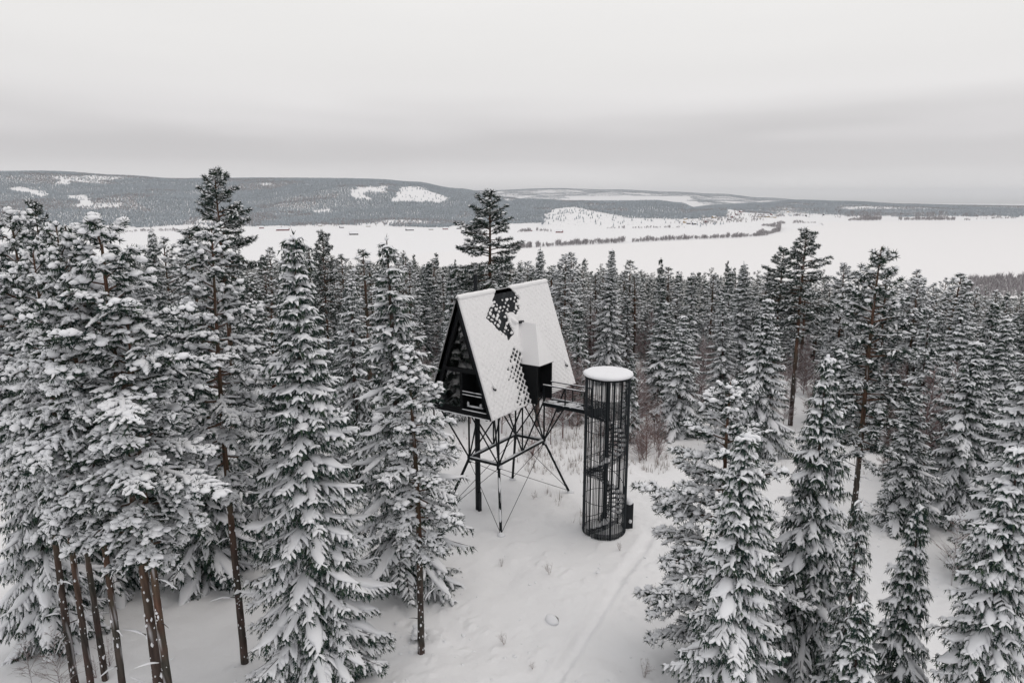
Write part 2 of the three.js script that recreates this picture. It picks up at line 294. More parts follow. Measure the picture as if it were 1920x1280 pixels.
      // the pad of snow along the bough
      if (r() < 0.94 * Math.min(1, load + 0.2)) {
        const w0 = (0.045 + 0.038 * Math.min(1.6, len)) * (0.6 + r() * 0.85) * (0.6 + load * 0.5) / Math.pow(fine, 0.3), s0 = 0.08 + r() * 0.12, s1 = 0.9 + r() * 0.12, np = fine > 0.7 ? 7 : 4, sp_ = [], sr = [];
        for (let k = 0; k < np; k++) { const s = k / (np - 1); sp_.push(at(lerp(s0, s1, s)).addScaledVector(L, (r() - 0.5) * w0 * 0.5)); sr.push(w0 * (s === 0 || s === 1 ? 0.35 : 0.75 + r() * 0.6) * (0.7 + 0.6 * Math.sin(Math.PI * clamp(s, 0.05, 0.9)))); }
        S.tube(sp_, sr, sides, { flat: 0.62, lift: 0.42, noise: 0.16, rnd: r });
      }
    }
    y += gap * (1 - 0.5 * t) * (0.75 + r() * 0.5);
  }
  // leader
  const top = axis(H); for (let k = 0; k < 10; k++) N.spike(top.clone().addScaledVector(UPV, -0.05 * k), V(r() - 0.5, 0.9, r() - 0.5).normalize(), 0.2, 0.02 / fine, V(1, 0, 0), needle());
  S.blob(top.clone().addScaledVector(UPV, -0.12), 0.07, 0.1, 0.07, OCT1, r, 0.25);
  return { trunk: T.build(), crown: N.build(), snow: S.build(), H, R };
}
function pine(o) {
  const { H, R, seed, base = 0.5, boughs = 36, tuftGap = 0.18, snow = 1, fine = 1, frost = 0.14, dead = 6, flecks = 70, slim = 1 } = o, r = rng(seed), T = new GB(), N = new GB(), S = new GB();
  const needle = () => r() < frost ? rime[r() * 2 | 0] : greens[r() * 4 | 0];
  const n = fine > 0.7 ? 40 : 12, tp = [], trr = [], bend = (r() - 0.5) * 0.5; for (let k = 0; k <= n; k++) { const t = k / n; tp.push(V(Math.sin(t * 4 + seed) * 0.14 * t + bend * t * t * 0.6, -0.3 + t * (H + 0.15), Math.cos(t * 3.1 + seed * 2) * 0.14 * t)); trr.push((0.07 + H * 0.0072) * slim * Math.pow(1 - t, 0.75) + 0.02); }
  T.tube(tp, trr, fine > 0.7 ? 11 : 5, { noise: 0.06, rnd: r, vary: (c) => { const q = 0.55 + r() * 0.8; return r() < 0.03 ? [0.4, 0.39, 0.4] : [c[0] * q, c[1] * q, c[2] * q]; }, color: (t) => { const k = ss(0.18, 0.5, t) ; return [lerp(0.066, 0.105, k) * (0.8 + r() * 0.4), lerp(0.052, 0.066, k), lerp(0.046, 0.046, k)]; } });
  const axis = (y) => { const t = clamp((y + 0.3) / (H + 0.45), 0, 1) * n, k = Math.min(n - 1, Math.floor(t)); return tp[k].clone().lerp(tp[k + 1], t - k); }, radius = (y) => trr[Math.min(n, Math.round(clamp(y / H, 0, 1) * n))];
  if (fine > 0.7) {   // snow blown against the bark, dead stubs
    for (let k = 0; k < flecks; k++) { const y = H * base * 1.05 * r(), a = r() * 6.28, p = axis(y), q = radius(y); const kk = 0.5 + r() * r() * 1.3; S.blob(V(p.x + Math.cos(a) * q * 0.97, y, p.z + Math.sin(a) * q * 0.97), 0.03 * kk, 0.045 * kk * (0.6 + r()), 0.03 * kk, OCT1, r, 0.4); }
    for (let k = 0; k < dead; k++) { const y = H * (0.12 + (base - 0.1) * r()), a = r() * 6.28, p = axis(y), l = 0.3 + r() * r() * 1.8, d = V(Math.cos(a), -0.15 + r() * 0.3, Math.sin(a)), e = p.clone().addScaledVector(d, l); T.tube([p, p.clone().lerp(e, 0.5).addScaledVector(UPV, 0.06 * l), e], [0.028, 0.018, 0.006], 4, { color: [0.07, 0.058, 0.052] }); if (l > 0.7) S.tube([p.clone().lerp(e, 0.2), p.clone().lerp(e, 0.55).addScaledVector(UPV, 0.06 * l), e], [0.02, 0.04, 0.012], 5, { lift: 0.6, noise: 0.3, rnd: r }); }
  }
  const big = fine > 0.7, tuft = (p, d, size) => {
    const c = needle(), nn = big ? 12 : 5, up = d.clone().addScaledVector(UPV, 0.35).normalize();
    for (let k = 0; k < nn; k++) { const q = V(r() * 2 - 1, r() * 1.6 - 0.9, r() * 2 - 1).normalize(), e = up.clone().multiplyScalar(0.55).addScaledVector(q, 0.9).normalize(), side = V(r() - 0.5, r() - 0.5, r() - 0.5).cross(e).normalize(); N.spike(p, e, size * (1.2 + r() * 0.8), size * 0.17, side, r() < 0.3 ? needle() : c); }
    if (r() < (big ? 0.72 : 0.82) * snow) { const k = size * (0.38 + r() * r() * 0.8) * (0.7 + 0.35 * snow), c0 = p.clone().addScaledVector(up, size * 0.35).addScaledVector(UPV, size * 0.3); S.blob(c0, k * (0.85 + r() * 0.5), k * 0.66, k, big ? OCT1 : OCT0, r, 0.2); }
  };
  const ts = 0.125 / Math.sqrt(fine), prof = (c) => c < 0.3 ? 0.62 + c * 1.25 : Math.pow(Math.max(0, 1 - Math.pow((c - 0.3) / 0.73, 1.7)), 0.8) * 0.98 + 0.03;
  const lumpy = []; for (let k = 0; k < 6; k++) lumpy.push(0.72 + r() * 0.45);
  for (let b = 0; b < boughs; b++) {
    const c = Math.pow((b + r() * 0.8) / boughs, 0.88), y = H * (base + (1 - base) * c * 0.985), a = b * 2.4 + (r() - 0.5) * 1.1, sector = lumpy[Math.floor((((a % 6.283) + 6.283) % 6.283) / 6.283 * 6) % 6];
    const len = Math.max(0.25, R * prof(c) * (0.62 + r() * 0.5) * sector), e0 = lerp(0.05, 0.85, c * c) + (r() - 0.5) * 0.45, sag = lerp(0.75, 0.2, c) * (0.6 + 0.5 * snow), m = 6, pts = [axis(y)], step = len / (m - 1), w = (r() - 0.5) * 0.8;
    for (let k = 1; k < m; k++) { const s = k / (m - 1), e = e0 - sag * s + (s > 0.7 ? 0.25 : 0), q = pts[k - 1]; pts.push(V(q.x + Math.cos(e) * Math.cos(a + w * s) * step, q.y + Math.sin(e) * step, q.z + Math.cos(e) * Math.sin(a + w * s) * step)); }
    const at = (s) => { const f = clamp(s, 0, 1) * (m - 1), k = Math.min(m - 2, Math.floor(f)); return pts[k].clone().lerp(pts[k + 1], f - k); };
    T.tube([pts[0], at(0.5), at(1)], [0.02 + len * 0.013, 0.012 + len * 0.007, 0.007], 4, { color: [0.12, 0.075, 0.055], caps: false });
    if (r() < 0.75 * snow && big) S.tube([at(0.1), at(0.3), at(0.55), at(0.85)], [0.02, 0.04 + r() * 0.04, 0.05 + r() * 0.04, 0.02], 5, { lift: 0.7, flat: 0.7, noise: 0.3, rnd: r });
    const L = V(-Math.sin(a), 0, Math.cos(a)), nsb = Math.max(2, Math.round(len / (0.23 / Math.sqrt(fine))));
    for (let k = 0; k < nsb; k++) for (const side of [-1, 1]) {
      const s = 0.22 + 0.78 * (k + r()) / nsb, p = at(s), tan = at(Math.min(1, s + 0.1)).sub(at(s - 0.1)).normalize(), l = clamp(len * 0.38 * (1.1 - s) + 0.16, 0.15, 1.0) * (0.6 + r() * 0.6), sweep = 0.35 + r() * 0.5;
      const d = tan.clone().multiplyScalar(sweep).addScaledVector(L, side * (1 - sweep * 0.6)).addScaledVector(UPV, (r() - 0.62) * 0.7).normalize(), e = p.clone().addScaledVector(d, l).addScaledVector(UPV, -0.12 * l);
      if (big) {
        T.tube([p, e], [0.011, 0.005], 3, { color: [0.1, 0.07, 0.055], caps: false });
        if (r() < 0.8 * snow) { const q = (0.018 + r() * 0.034) * (0.7 + 0.4 * snow), h = p.clone().lerp(e, 0.5).addScaledVector(UPV, 0.06), f = e.clone().addScaledVector(UPV, 0.02); S.tube([p.clone().addScaledVector(UPV, 0.04), p.clone().lerp(h, 0.6), h, h.clone().lerp(f, 0.55), f.addScaledVector(d, 0.06)], [q * 0.6, q * (0.9 + r() * 0.7), q * (0.8 + r() * 0.9), q * (0.8 + r() * 0.9), q * 0.35], 5, { flat: 0.75, lift: 0.5, noise: 0.28, rnd: r }); }
        for (let j = 0; j < 4; j++) N.spike(p.clone().lerp(e, r()), V(d.x * 0.5 + (r() - 0.5) * 0.6, -0.8, d.z * 0.5 + (r() - 0.5) * 0.6).normalize(), 0.1 + r() * 0.14, 0.02, L, needle());
      }
      const nt = Math.max(1, Math.round(l / (tuftGap / Math.sqrt(fine))));
      for (let j = 0; j < nt; j++) { const q = p.clone().lerp(e, (j + 0.6) / nt); tuft(V(q.x + (r() - 0.5) * 0.12, q.y + (r() - 0.5) * 0.08, q.z + (r() - 0.5) * 0.12), d, ts * (0.8 + r() * 0.5)); }
    }
    for (let k = 0; k < 3; k++) tuft(at(0.86 + 0.07 * k), at(1).sub(at(0.8)).normalize(), ts * 1.1);
    if (r() < 0.55 * snow && big) for (let k = 0; k < 2; k++) S.blob(at(0.45 + r() * 0.5).add(V((r() - 0.5) * 0.3, 0.05, (r() - 0.5) * 0.3)), 0.08 + r() * 0.08, 0.06 + r() * 0.04, 0.08 + r() * 0.08, ICO1, r, 0.18);
  }
  tuft(axis(H), UPV, ts * 1.2);
  return { trunk: T.build(), crown: N.build(), snow: S.build(), H, R };
}
// ---------------------------------------------------------------- leafless saplings and shrubs
function bare(o) {
  const { H, seed, spread = 0.35, limbs = 26, stems = 1, thick = 0.02, frost = 0.2, twigs = 6, color = [0.17, 0.115, 0.105] } = o, r = rng(seed), T = new GB(), S = new GB();
  for (let s = 0; s < stems; s++) {
    const a0 = r() * 6.28, out = stems > 1 ? 0.25 + r() * 0.35 : 0.04, h = H * (stems > 1 ? 0.6 + r() * 0.4 : 1), pts = [];
    for (let k = 0; k <= 5; k++) { const t = k / 5; pts.push(V(Math.cos(a0) * out * h * t * (1 - 0.3 * t) + (r() - 0.5) * 0.04 * h * t, -0.1 + t * h, Math.sin(a0) * out * h * t * (1 - 0.3 * t) + (r() - 0.5) * 0.04 * h * t)); }
    const col = () => { const k = 0.8 + r() * 0.5; return r() < frost ? [0.42, 0.4, 0.41] : [color[0] * k, color[1] * k, color[2] * k]; };
    T.tube(pts, pts.map((_, k) => thick * (1 - k / 5.6)), 4, { color: col() });
    const at = (t) => { const f = clamp(t, 0, 1) * 5, k = Math.min(4, Math.floor(f)); return pts[k].clone().lerp(pts[k + 1], f - k); };
    const nl = Math.round(limbs / stems);
    for (let k = 0; k < nl; k++) {
      const t = 0.12 + 0.86 * (k + r()) / nl, p = at(t), a = r() * 6.28, l = H * spread * (1.08 - t) * (0.5 + r() * 0.7), up = 0.5 + r() * 0.6, d = V(Math.cos(a), up, Math.sin(a)).normalize(), e = p.clone().addScaledVector(d, l), c = col();
      T.tube([p, p.clone().lerp(e, 0.5).addScaledVector(UPV, 0.04 * l), e], [thick * 0.4, thick * 0.28, thick * 0.12], 3, { color: c, caps: false });
      for (let j = 0; j < twigs; j++) { const q = p.clone().lerp(e, 0.25 + 0.75 * r()), f = V(d.x + (r() - 0.5) * 1.3, d.y * 0.6 + (r() - 0.3) * 0.9, d.z + (r() - 0.5) * 1.3).normalize(); T.tube([q, q.clone().addScaledVector(f, l * (0.2 + 0.3 * r()))], [thick * 0.26, thick * 0.13], 3, { color: col(), caps: false }); }
      if (r() < 0.3) S.tube([p.clone().lerp(e, 0.1), p.clone().lerp(e, 0.45), p.clone().lerp(e, 0.7)], [thick * 0.2, thick * 0.6, thick * 0.2], 4, { lift: 0.7, noise: 0.3, rnd: r });
    }
  }
  return { trunk: T.build(), snow: S.tris ? S.build() : null, H };
}
const KINDS = {
  spruceTallA: spruce({ H: 18, R: 2.5, seed: 11, gap: 0.44, whorl: 6, snow: 1.05 }),
  spruceTallB: spruce({ H: 17.5, R: 2.7, seed: 12, gap: 0.46, whorl: 6, snow: 0.95 }),
  spruceTallC: spruce({ H: 17, R: 2.4, seed: 19, gap: 0.55, whorl: 5, snow: 0.85, twigGap: 0.27, frost: 0.2, lean: 0.5 }),
  spruceMidA: spruce({ H: 12, R: 2.3, seed: 13, gap: 0.4, whorl: 6, snow: 1.1, twigGap: 0.22 }),
  spruceMidB: spruce({ H: 12.5, R: 2.1, seed: 14, gap: 0.42, whorl: 6, snow: 0.8 }),
  spruceSmall: spruce({ H: 7.2, R: 1.35, seed: 15, gap: 0.3, whorl: 6, snow: 0.75, twigGap: 0.2 }),
  spruceThin: spruce({ H: 7.2, R: 1.2, seed: 16, gap: 0.42, whorl: 5, snow: 0.55, twigGap: 0.26, frost: 0.3 }),
  pineTallA: pine({ H: 18.5, R: 2.9, seed: 21, base: 0.46, boughs: 58, slim: 0.72, snow: 1.22 }),
  pineTallB: pine({ H: 18.5, R: 2.7, seed: 22, base: 0.44, boughs: 56, snow: 1.25, slim: 0.72 }),
  pineTallC: pine({ H: 18, R: 2.5, seed: 23, base: 0.48, boughs: 54, snow: 1.15, slim: 0.7 }),
  pineFull: pine({ H: 12.2, R: 3.2, seed: 24, base: 0.08, boughs: 66, slim: 0.8, snow: 1.05, dead: 0, flecks: 10 }),
  pineSlim: pine({ H: 13.6, R: 1.9, seed: 25, base: 0.36, boughs: 62, snow: 1.15, slim: 0.8 }),
  pineBushy: pine({ H: 17, R: 3, seed: 27, base: 0.3, boughs: 74, snow: 0.6, frost: 0.16, fine: 0.8, slim: 0.8 }),
  pineDark: pine({ H: 21, R: 3.4, seed: 26, base: 0.48, boughs: 66, snow: 0.42, frost: 0.16, fine: 0.75 }),
};
const FAR = {};
for (let k = 0; k < 4; k++) FAR['spruce' + k] = spruce({ H: 14, R: [1.9, 2.2, 1.7, 2.0][k], seed: 40 + k, gap: 0.62, whorl: 5, twigGap: 0.5, fine: 0.42, snow: [1.1, 0.8, 1.2, 0.95][k], frost: 0.34 });
for (let k = 0; k < 4; k++) FAR['pine' + k] = pine({ H: 15, R: [2.3, 2.0, 2.5, 2.1][k], seed: 50 + k, base: [0.3, 0.38, 0.25, 0.42][k], boughs: 44, fine: 0.5, tuftGap: 0.24, snow: [1.15, 0.85, 1.25, 0.95][k], frost: 0.32 });
const allK = { ...KINDS, ...FAR };
console.log('tree tris', Object.entries(allK).map(([k, v]) => k + ' ' + ['trunk', 'crown', 'snow'].map((p) => v[p].index.count / 3 | 0).join('/')).join(', '));

const occupied = [];
function plant(kind, x, z, height, width, label, category, name, group, turn = 0, y0 = null) {
  const k = allK[kind], g = thing(name, label, category, [x, (y0 ?? terrain(x, z)) - 0.05, z], turn, group), sy = height / k.H, sx = width / (2 * k.R);
  mesh('trunk', k.trunk, M.bark, g); const c = mesh('crown', k.crown, M.needles, g), sl = mesh('snow_load', k.snow, M.snow, c); c.userData.kind = sl.userData.kind = 'stuff';
  g.scale.set(sx, sy, sx); occupied.push([x, z, width / 2]); return g;
}
// a tree known by the photo pixel of its tip, its distance along the ground and its width in pixels
function hero(kind, px, row, dist, wpx, label, name, turn = 0) {
  const r = rayPx(px, row), t = dist / Math.hypot(r.x, r.z), x = r.x * t, z = r.z * t, top = EYE.y + r.y * t, gy = terrain(x, z), depth = toPx(x, top - (top - gy) * 0.6, z)[2];
  return plant(kind, x, z, top - gy + 0.1, (name.startsWith('spruce') ? 1.36 : 1.12) * wpx * depth / F, label, name.startsWith('pine') ? 'pine' : name.startsWith('spruce') ? 'spruce' : 'tree', name, null, turn, gy);
}
// ---------------------------------------------------------------- the trees that can be told apart, from the photograph
const HERO = [
  // kind, tip x, tip row, distance, width, turn, label
  ['spruceTallA', 545, 440, 25.5, 235, 0.4, 'tall snow-laden spruce with boughs down to the ground beside the slim pine', 'spruce_tree'],
  ['spruceTallC', 735, 446, 32.5, 205, 2.0, 'tall bushy spruce just behind the slim pine, next to the cabin gable', 'spruce_tree'],
  ['pineSlim', 772, 640, 27.2, 158, 1.1, 'slim pine with popcorn snow clumps in front of the cabin gable', 'pine_tree'],
  ['pineTallB', 385, 418, 28.5, 215, 0.2, 'snowy pine with dark bare trunk, standing apart from the pine clump near the tall spruce', 'pine_tree'],
  ['pineTallA', 190, 396, 24.4, 330, 0.9, 'snowy pine with the broadest crown of the clump of bare orange trunks', 'pine_tree'],
  ['pineTallC', 232, 560, 23.6, 250, 2.2, 'shorter snowy pine with orange trunk leaning close to the broadest pine', 'pine_tree'],
  ['pineTallC', 112, 408, 25.2, 210, 4.0, 'snowy pine with thin bare trunk in the clump of orange trunks', 'pine_tree'],
  ['pineTallB', 52, 450, 27.5, 200, 5.1, 'snow-caked pine with reddish lower trunk at the edge of the clump', 'pine_tree'],
  ['pineTallA', 8, 386, 30.5, 220, 3.3, 'snow-caked pine with dark trunk, outermost of the clump of bare trunks', 'pine_tree'],
  ['pineTallC', 85, 455, 30.2, 180, 1.7, 'pine with a thin dark trunk in the middle of the clump of bare trunks', 'pine_tree'],
  ['pineDark', 402, 314, 58, 150, 0.5, 'tallest dark green pine with little snow, rising above the far hill line', 'pine_tree'],
  ['pineDark', 62, 374, 58, 110, 2.5, 'dark green pine with flat top behind the snowy pine clump', 'pine_tree'],
  ['pineDark', 604, 432, 64, 80, 1.5, 'narrow dark green pine with bare trunk between the two tall spruces', 'pine_tree'],
  ['pineDark', 917, 356, 62, 150, 3.6, 'tall open-crowned pine directly behind the cabin roof', 'pine_tree'],
  ['spruceTallB', 283, 428, 60, 80, 3.0, 'dark spruce behind the pine clump, below the tallest dark pine', 'spruce_tree'],
  ['spruceMidB', 148, 600, 38, 170, 1.0, 'dark low-boughed spruce standing behind the bare pine trunks', 'spruce_tree'],
  ['spruceMidA', 20, 640, 34, 170, 2.0, 'snowy spruce with skirts on the ground behind the outermost pine', 'spruce_tree'],
  ['spruceMidB', 345, 560, 37, 190, 0.2, 'dark spruce with snow skirts behind the lone bare trunk', 'spruce_tree'],
  ['spruceTallB', 470, 560, 40, 150, 0.8, 'half hidden snowy spruce behind the tall snow-laden spruce', 'spruce_tree'],
  ['spruceTallC', 655, 520, 46, 120, 5.0, 'snowy spruce filling the gap between the two tall spruces', 'spruce_tree'],
  ['pineFull', 1380, 712, 27.5, 285, 2.8, 'broad young pine with snow-weighed arms reaching toward the path', 'pine_tree'],
  ['spruceMidA', 1402, 812, 21.5, 222, 0.7, 'bushy spruce with thick snow pads, in front of the broad young pine', 'spruce_tree'],
  ['spruceMidB', 1556, 664, 28.5, 158, 0.0, 'dark full spruce with rounded snow pads beside the broad young pine', 'spruce_tree'],
  ['spruceThin', 1614, 942, 25.5, 100, 1.2, 'thin sparse spruce with a bare leader beside the dark full spruce', 'spruce_tree'],
  ['spruceSmall', 1726, 945, 26.5, 108, 2.2, 'small pointed spruce standing alone on the snow near the bare birch', 'spruce_tree'],
  ['spruceMidA', 1912, 838, 25.5, 215, 3.9, 'full spruce with layered snow at the edge of the open slope beyond the bare birch', 'spruce_tree'],
  ['spruceSmall', 1618, 1130, 21.8, 130, 4.4, 'low snow-buried young spruce at the foot of the dark full spruce', 'spruce_tree'],
  ['pineBushy', 1655, 458, 42, 185, 5.5, 'dark bushy pine with bare reddish trunk rising above the wood behind the dark full spruce', 'pine_tree'],
  ['pineDark', 1514, 428, 70, 115, 0.9, 'tall pine with long bare trunk and pointed crown against the frozen lake', 'pine_tree'],
  ['pineDark', 1470, 462, 76, 90, 2.1, 'pine with one-sided crown next to the pointed pine by the lake view', 'pine_tree'],
  ['pineTallC', 1586, 490, 74, 80, 4.0, 'mid-height pine between the pointed pine and the dark bushy pine', 'pine_tree'],
  ['pineTallA', 1722, 520, 76, 90, 1.0, 'open flat-topped pine behind the dark bushy pine', 'pine_tree'],
  ['spruceTallB', 1395, 492, 76, 75, 0.0, 'narrow spruce standing above the treetops against the lake ice', 'spruce_tree'],
  ['spruceTallA', 1147, 468, 84, 62, 1.0, 'slender spruce tip above the wood behind the cabin bridge', 'spruce_tree'],
  ['pineTallC', 1062, 474, 80, 72, 2.0, 'reddish-trunked pine just behind the far end of the roof ridge', 'pine_tree'],
  ['spruceTallB', 1014, 464, 74, 60, 3.0, 'narrow spruce beside the open-crowned pine behind the cabin', 'spruce_tree'],
  ['spruceMidB', 1250, 566, 68, 82, 0.5, 'dark spruce at the edge of the clearing beyond the stair tower', 'spruce_tree'],
  ['spruceMidA', 1282, 592, 61, 95, 4.2, 'spruce with drooping boughs nearest the clearing beyond the stair tower', 'spruce_tree'],
  ['spruceTallC', 1366, 562, 72, 78, 2.4, 'narrow dark spruce on the far side of the small clearing', 'spruce_tree'],
  ['spruceMidA', 1440, 560, 57, 110, 0.3, 'broad spruce on the rim of the clearing, behind the dark full spruce', 'spruce_tree'],
  ['spruceSmall', 1186, 668, 56, 42, 0.6, 'little snow-clad spruce peeping out behind the stair tower top', 'spruce_tree'],
  ['spruceSmall', 1388, 700, 58, 50, 1.6, 'young spruce growing in the snow of the small clearing', 'spruce_tree'],
  ['spruceMidB', 1716, 735, 46, 105, 1.9, 'snow-striped spruce behind the mound of snow', 'spruce_tree'],
  ['spruceMidA', 1832, 640, 49, 130, 0.4, 'broad spruce with sweeping boughs at the wood edge above the bare birch', 'spruce_tree'],
  ['spruceTallC', 1752, 575, 56, 100, 1.4, 'tall spruce in the wood behind the snow-striped spruce', 'spruce_tree'],
  ['spruceTallA', 1815, 522, 70, 80, 3.4, 'pointed spruce overtopping the wood against the lake', 'spruce_tree'],
  ['spruceTallB', 1893, 590, 52, 130, 2.4, 'heavy spruce deep in the wood beside the broad sweeping spruce', 'spruce_tree'],
  ['spruceTallA', 1990, 560, 42, 200, 2.9, 'tall snowy spruce at the outer rim of the wood', 'spruce_tree'],
];
for (const [k, x, row, d, w, turn, label, name] of HERO) hero(k, x, row, d, w, label, name, turn);

// ---------------------------------------------------------------- the wood around the clearing: every tree a thing, as far as single trees show
const clearPx = [[640, 930, 1260, 1400], [1085, 708, 1545, 1400], [800, 800, 1200, 1400], [1240, 730, 1380, 900], [1390, 770, 1480, 1000], [1560, 845, 1720, 1400], [0, 1000, 1920, 1400], [1600, 930, 1920, 1400]];
const inClear = (x, z) => { const [a, b] = toPx(x, terrain(x, z), z); return clearPx.some(([x0, y0, x1, y1]) => a > x0 && a < x1 && b > y0 && b < y1); };
{
  const r = rng(77), spots = [];
  for (let gx = -130; gx < 130; gx += 4) for (let gz = -190; gz < -30; gz += 4) {
    const x = gx + r() * 3.4, z = gz + r() * 3.4, d = Math.hypot(x, z), az = Math.abs(Math.atan2(x, -z)) * 57.3;
    if (d < 43 || d > 122 || az > 43 || inClear(x, z)) continue;
    if (x > -14 && x < 10 && z > -52) continue;
    if (occupied.some(([ox, oz, w]) => Math.hypot(x - ox, z - oz) < Math.max(1.9, w * 0.75))) continue;
    if (vnoise(x * 0.09 + 4, z * 0.09) < -0.28 && d < 84) continue;
    if (d < 56 && colOf(x, z) > 1480) continue;
    spots.push([x, z, d]);
  }
  let ns = 0, np = 0;
  for (const [x, z, d] of spots.sort((a, b) => a[2] - b[2])) {
    const patch = vnoise(x * 0.05, z * 0.05), isPine = r() < 0.38 + patch * 0.4 + (d > 90 ? 0.12 : 0), young = r() < 0.16;
    let h = (isPine ? 9.5 + r() * 7 : 6.5 + r() * 8.5) * (young ? 0.5 : 1);
    h *= 1 + 0.14 * ss(0, -30, Math.atan2(x, -z) * 57.3);
    const k = (isPine ? 'pine' : 'spruce') + (r() * 4 | 0), w = (isPine ? 4.1 + r() * 1.9 : 3.7 + r() * 1.9) * (young ? 0.62 : 1) * (0.75 + h * 0.02);
    if (isPine ? ++np > 295 : ++ns > 295) continue;
    const col = colOf(x, z), place = col < 520 ? 'behind the pine clump' : col < 860 ? 'behind the two tall spruces' : col < 1085 ? 'straight behind the cabin' : col < 1330 ? 'beyond the stair tower' : col < 1620 ? 'behind the broad young pine' : 'behind the bare birch';
    const size = young ? 'short young' : h > (isPine ? 14 : 12.2) ? 'tall' : 'middling', depth = d < 62 ? 'front row' : d < 92 ? 'second rank' : 'deep wood', look = isPine ? (+k.slice(-1) % 2 ? 'lightly dusted' : 'snow-clad') : (+k.slice(-1) % 2 ? 'dark lightly snowed' : 'thickly snowed');
    const label = `${size} ${look} ${isPine ? 'pine' : 'spruce'} in the ${depth} ${place}`;
    plant(k, x, z, h, w, label, isPine ? 'pine' : 'spruce', isPine ? 'pine_tree' : 'spruce_tree', `${size} ${look} ${isPine ? 'pines' : 'spruces'}, ${depth} ${place}`, r() * 6.28);
  }
  console.log('wood', ns, np);
}
// ---------------------------------------------------------------- woods too far off to count
function oneGeometry(k) {   // trunk, needles and snow of one tree in a single coloured mesh
  const P = [], C = [], I = [], Nn = [];
  for (const part of ['trunk', 'crown', 'snow']) { const g = k[part], o = P.length / 3, p = g.attributes.position.array, c = g.attributes.color?.array, n = g.attributes.normal.array; for (let i = 0; i < p.length; i++) { P.push(p[i]); Nn.push(n[i]); C.push(c ? c[i] : 0.8); } for (const i of g.index.array) I.push(i + o); }
  const g = new THREE.BufferGeometry(); g.setAttribute('position', new THREE.Float32BufferAttribute(P, 3)); g.setAttribute('normal', new THREE.Float32BufferAttribute(Nn, 3)); g.setAttribute('color', new THREE.Float32BufferAttribute(C, 3)); g.setIndex(I); return g;
}
function instances(name, geo, mat, list, label, category) {   // list of [x, y, z, height scale, width scale, turn, tint]
  const m = new THREE.InstancedMesh(geo, mat, list.length), q = new THREE.Quaternion(), M4 = new THREE.Matrix4(), col = new THREE.Color();
  list.forEach(([x, y, z, sy, sx, turn, tint], i) => { q.setFromAxisAngle(UPV, turn); m.setMatrixAt(i, M4.compose(V(x, y, z), q, V(sx, sy, sx))); if (tint) m.setColorAt(i, col.setRGB(...tint)); });
  m.name = numbered(name); m.castShadow = m.receiveShadow = true; tag(m, label, category, null, 'stuff'); scene.add(m); return m;
}
{
  const r = rng(91), lists = Array.from({ length: 5 }, () => []);
  const lod = [0, 1].map((k) => spruce({ H: 14, R: 2.1, seed: 60 + k, gap: 1.0, whorl: 5, twigGap: 0.9, fine: 0.26, snow: 1.05, frost: 0.4 })), lodP = [0, 1].map((k) => pine({ H: 14.5, R: 2.4, seed: 64 + k, base: 0.3, boughs: 26, fine: 0.28, tuftGap: 0.4, snow: 1.1, frost: 0.4 }));
  console.log('lod', lod.map((k) => k.crown.index.count / 3 + k.snow.index.count / 3), lodP.map((k) => k.crown.index.count / 3 + k.snow.index.count / 3));
  for (let d = 118; d < 1250; d += d < 320 ? 4.6 : 9) for (let a = -43; a < 43; a += (d < 320 ? 4.6 : 8) / d * 57.3) {
    const aa = (a + r() * 4 / d * 57.3) / 57.3, dd = d + r() * 4.5, x = Math.sin(aa) * dd, z = -Math.cos(aa) * dd, y = terrain(x, z);
    if (y < LAKE + 7) continue;
    const isPine = r() < 0.5, tall = r() < 0.06 ? 1.25 : 1, tint = 0.85 + r() * 0.3;
    lists[(isPine ? 2 : 0) + (r() * 2 | 0)].push([x, y - 0.2, z, (0.58 + r() * 0.46) * tall, 0.75 + r() * 0.4, r() * 6.28, [tint, tint, tint]]);
  }
  const names = ['spruces with light snow in the unbroken wood falling toward the lake', 'narrow spruces with light snow in the unbroken wood above the shore', 'round-topped pines in the unbroken wood falling toward the lake', 'open-crowned pines in the unbroken wood above the shore'];
  for (let k = 0; k < 4; k++) instances('distant_forest', oneGeometry(k < 2 ? lod[k] : lodP[k - 2]), M.foliage, lists[k], names[k], 'forest');
  console.log('slope', lists.map((l) => l.length).join());
}
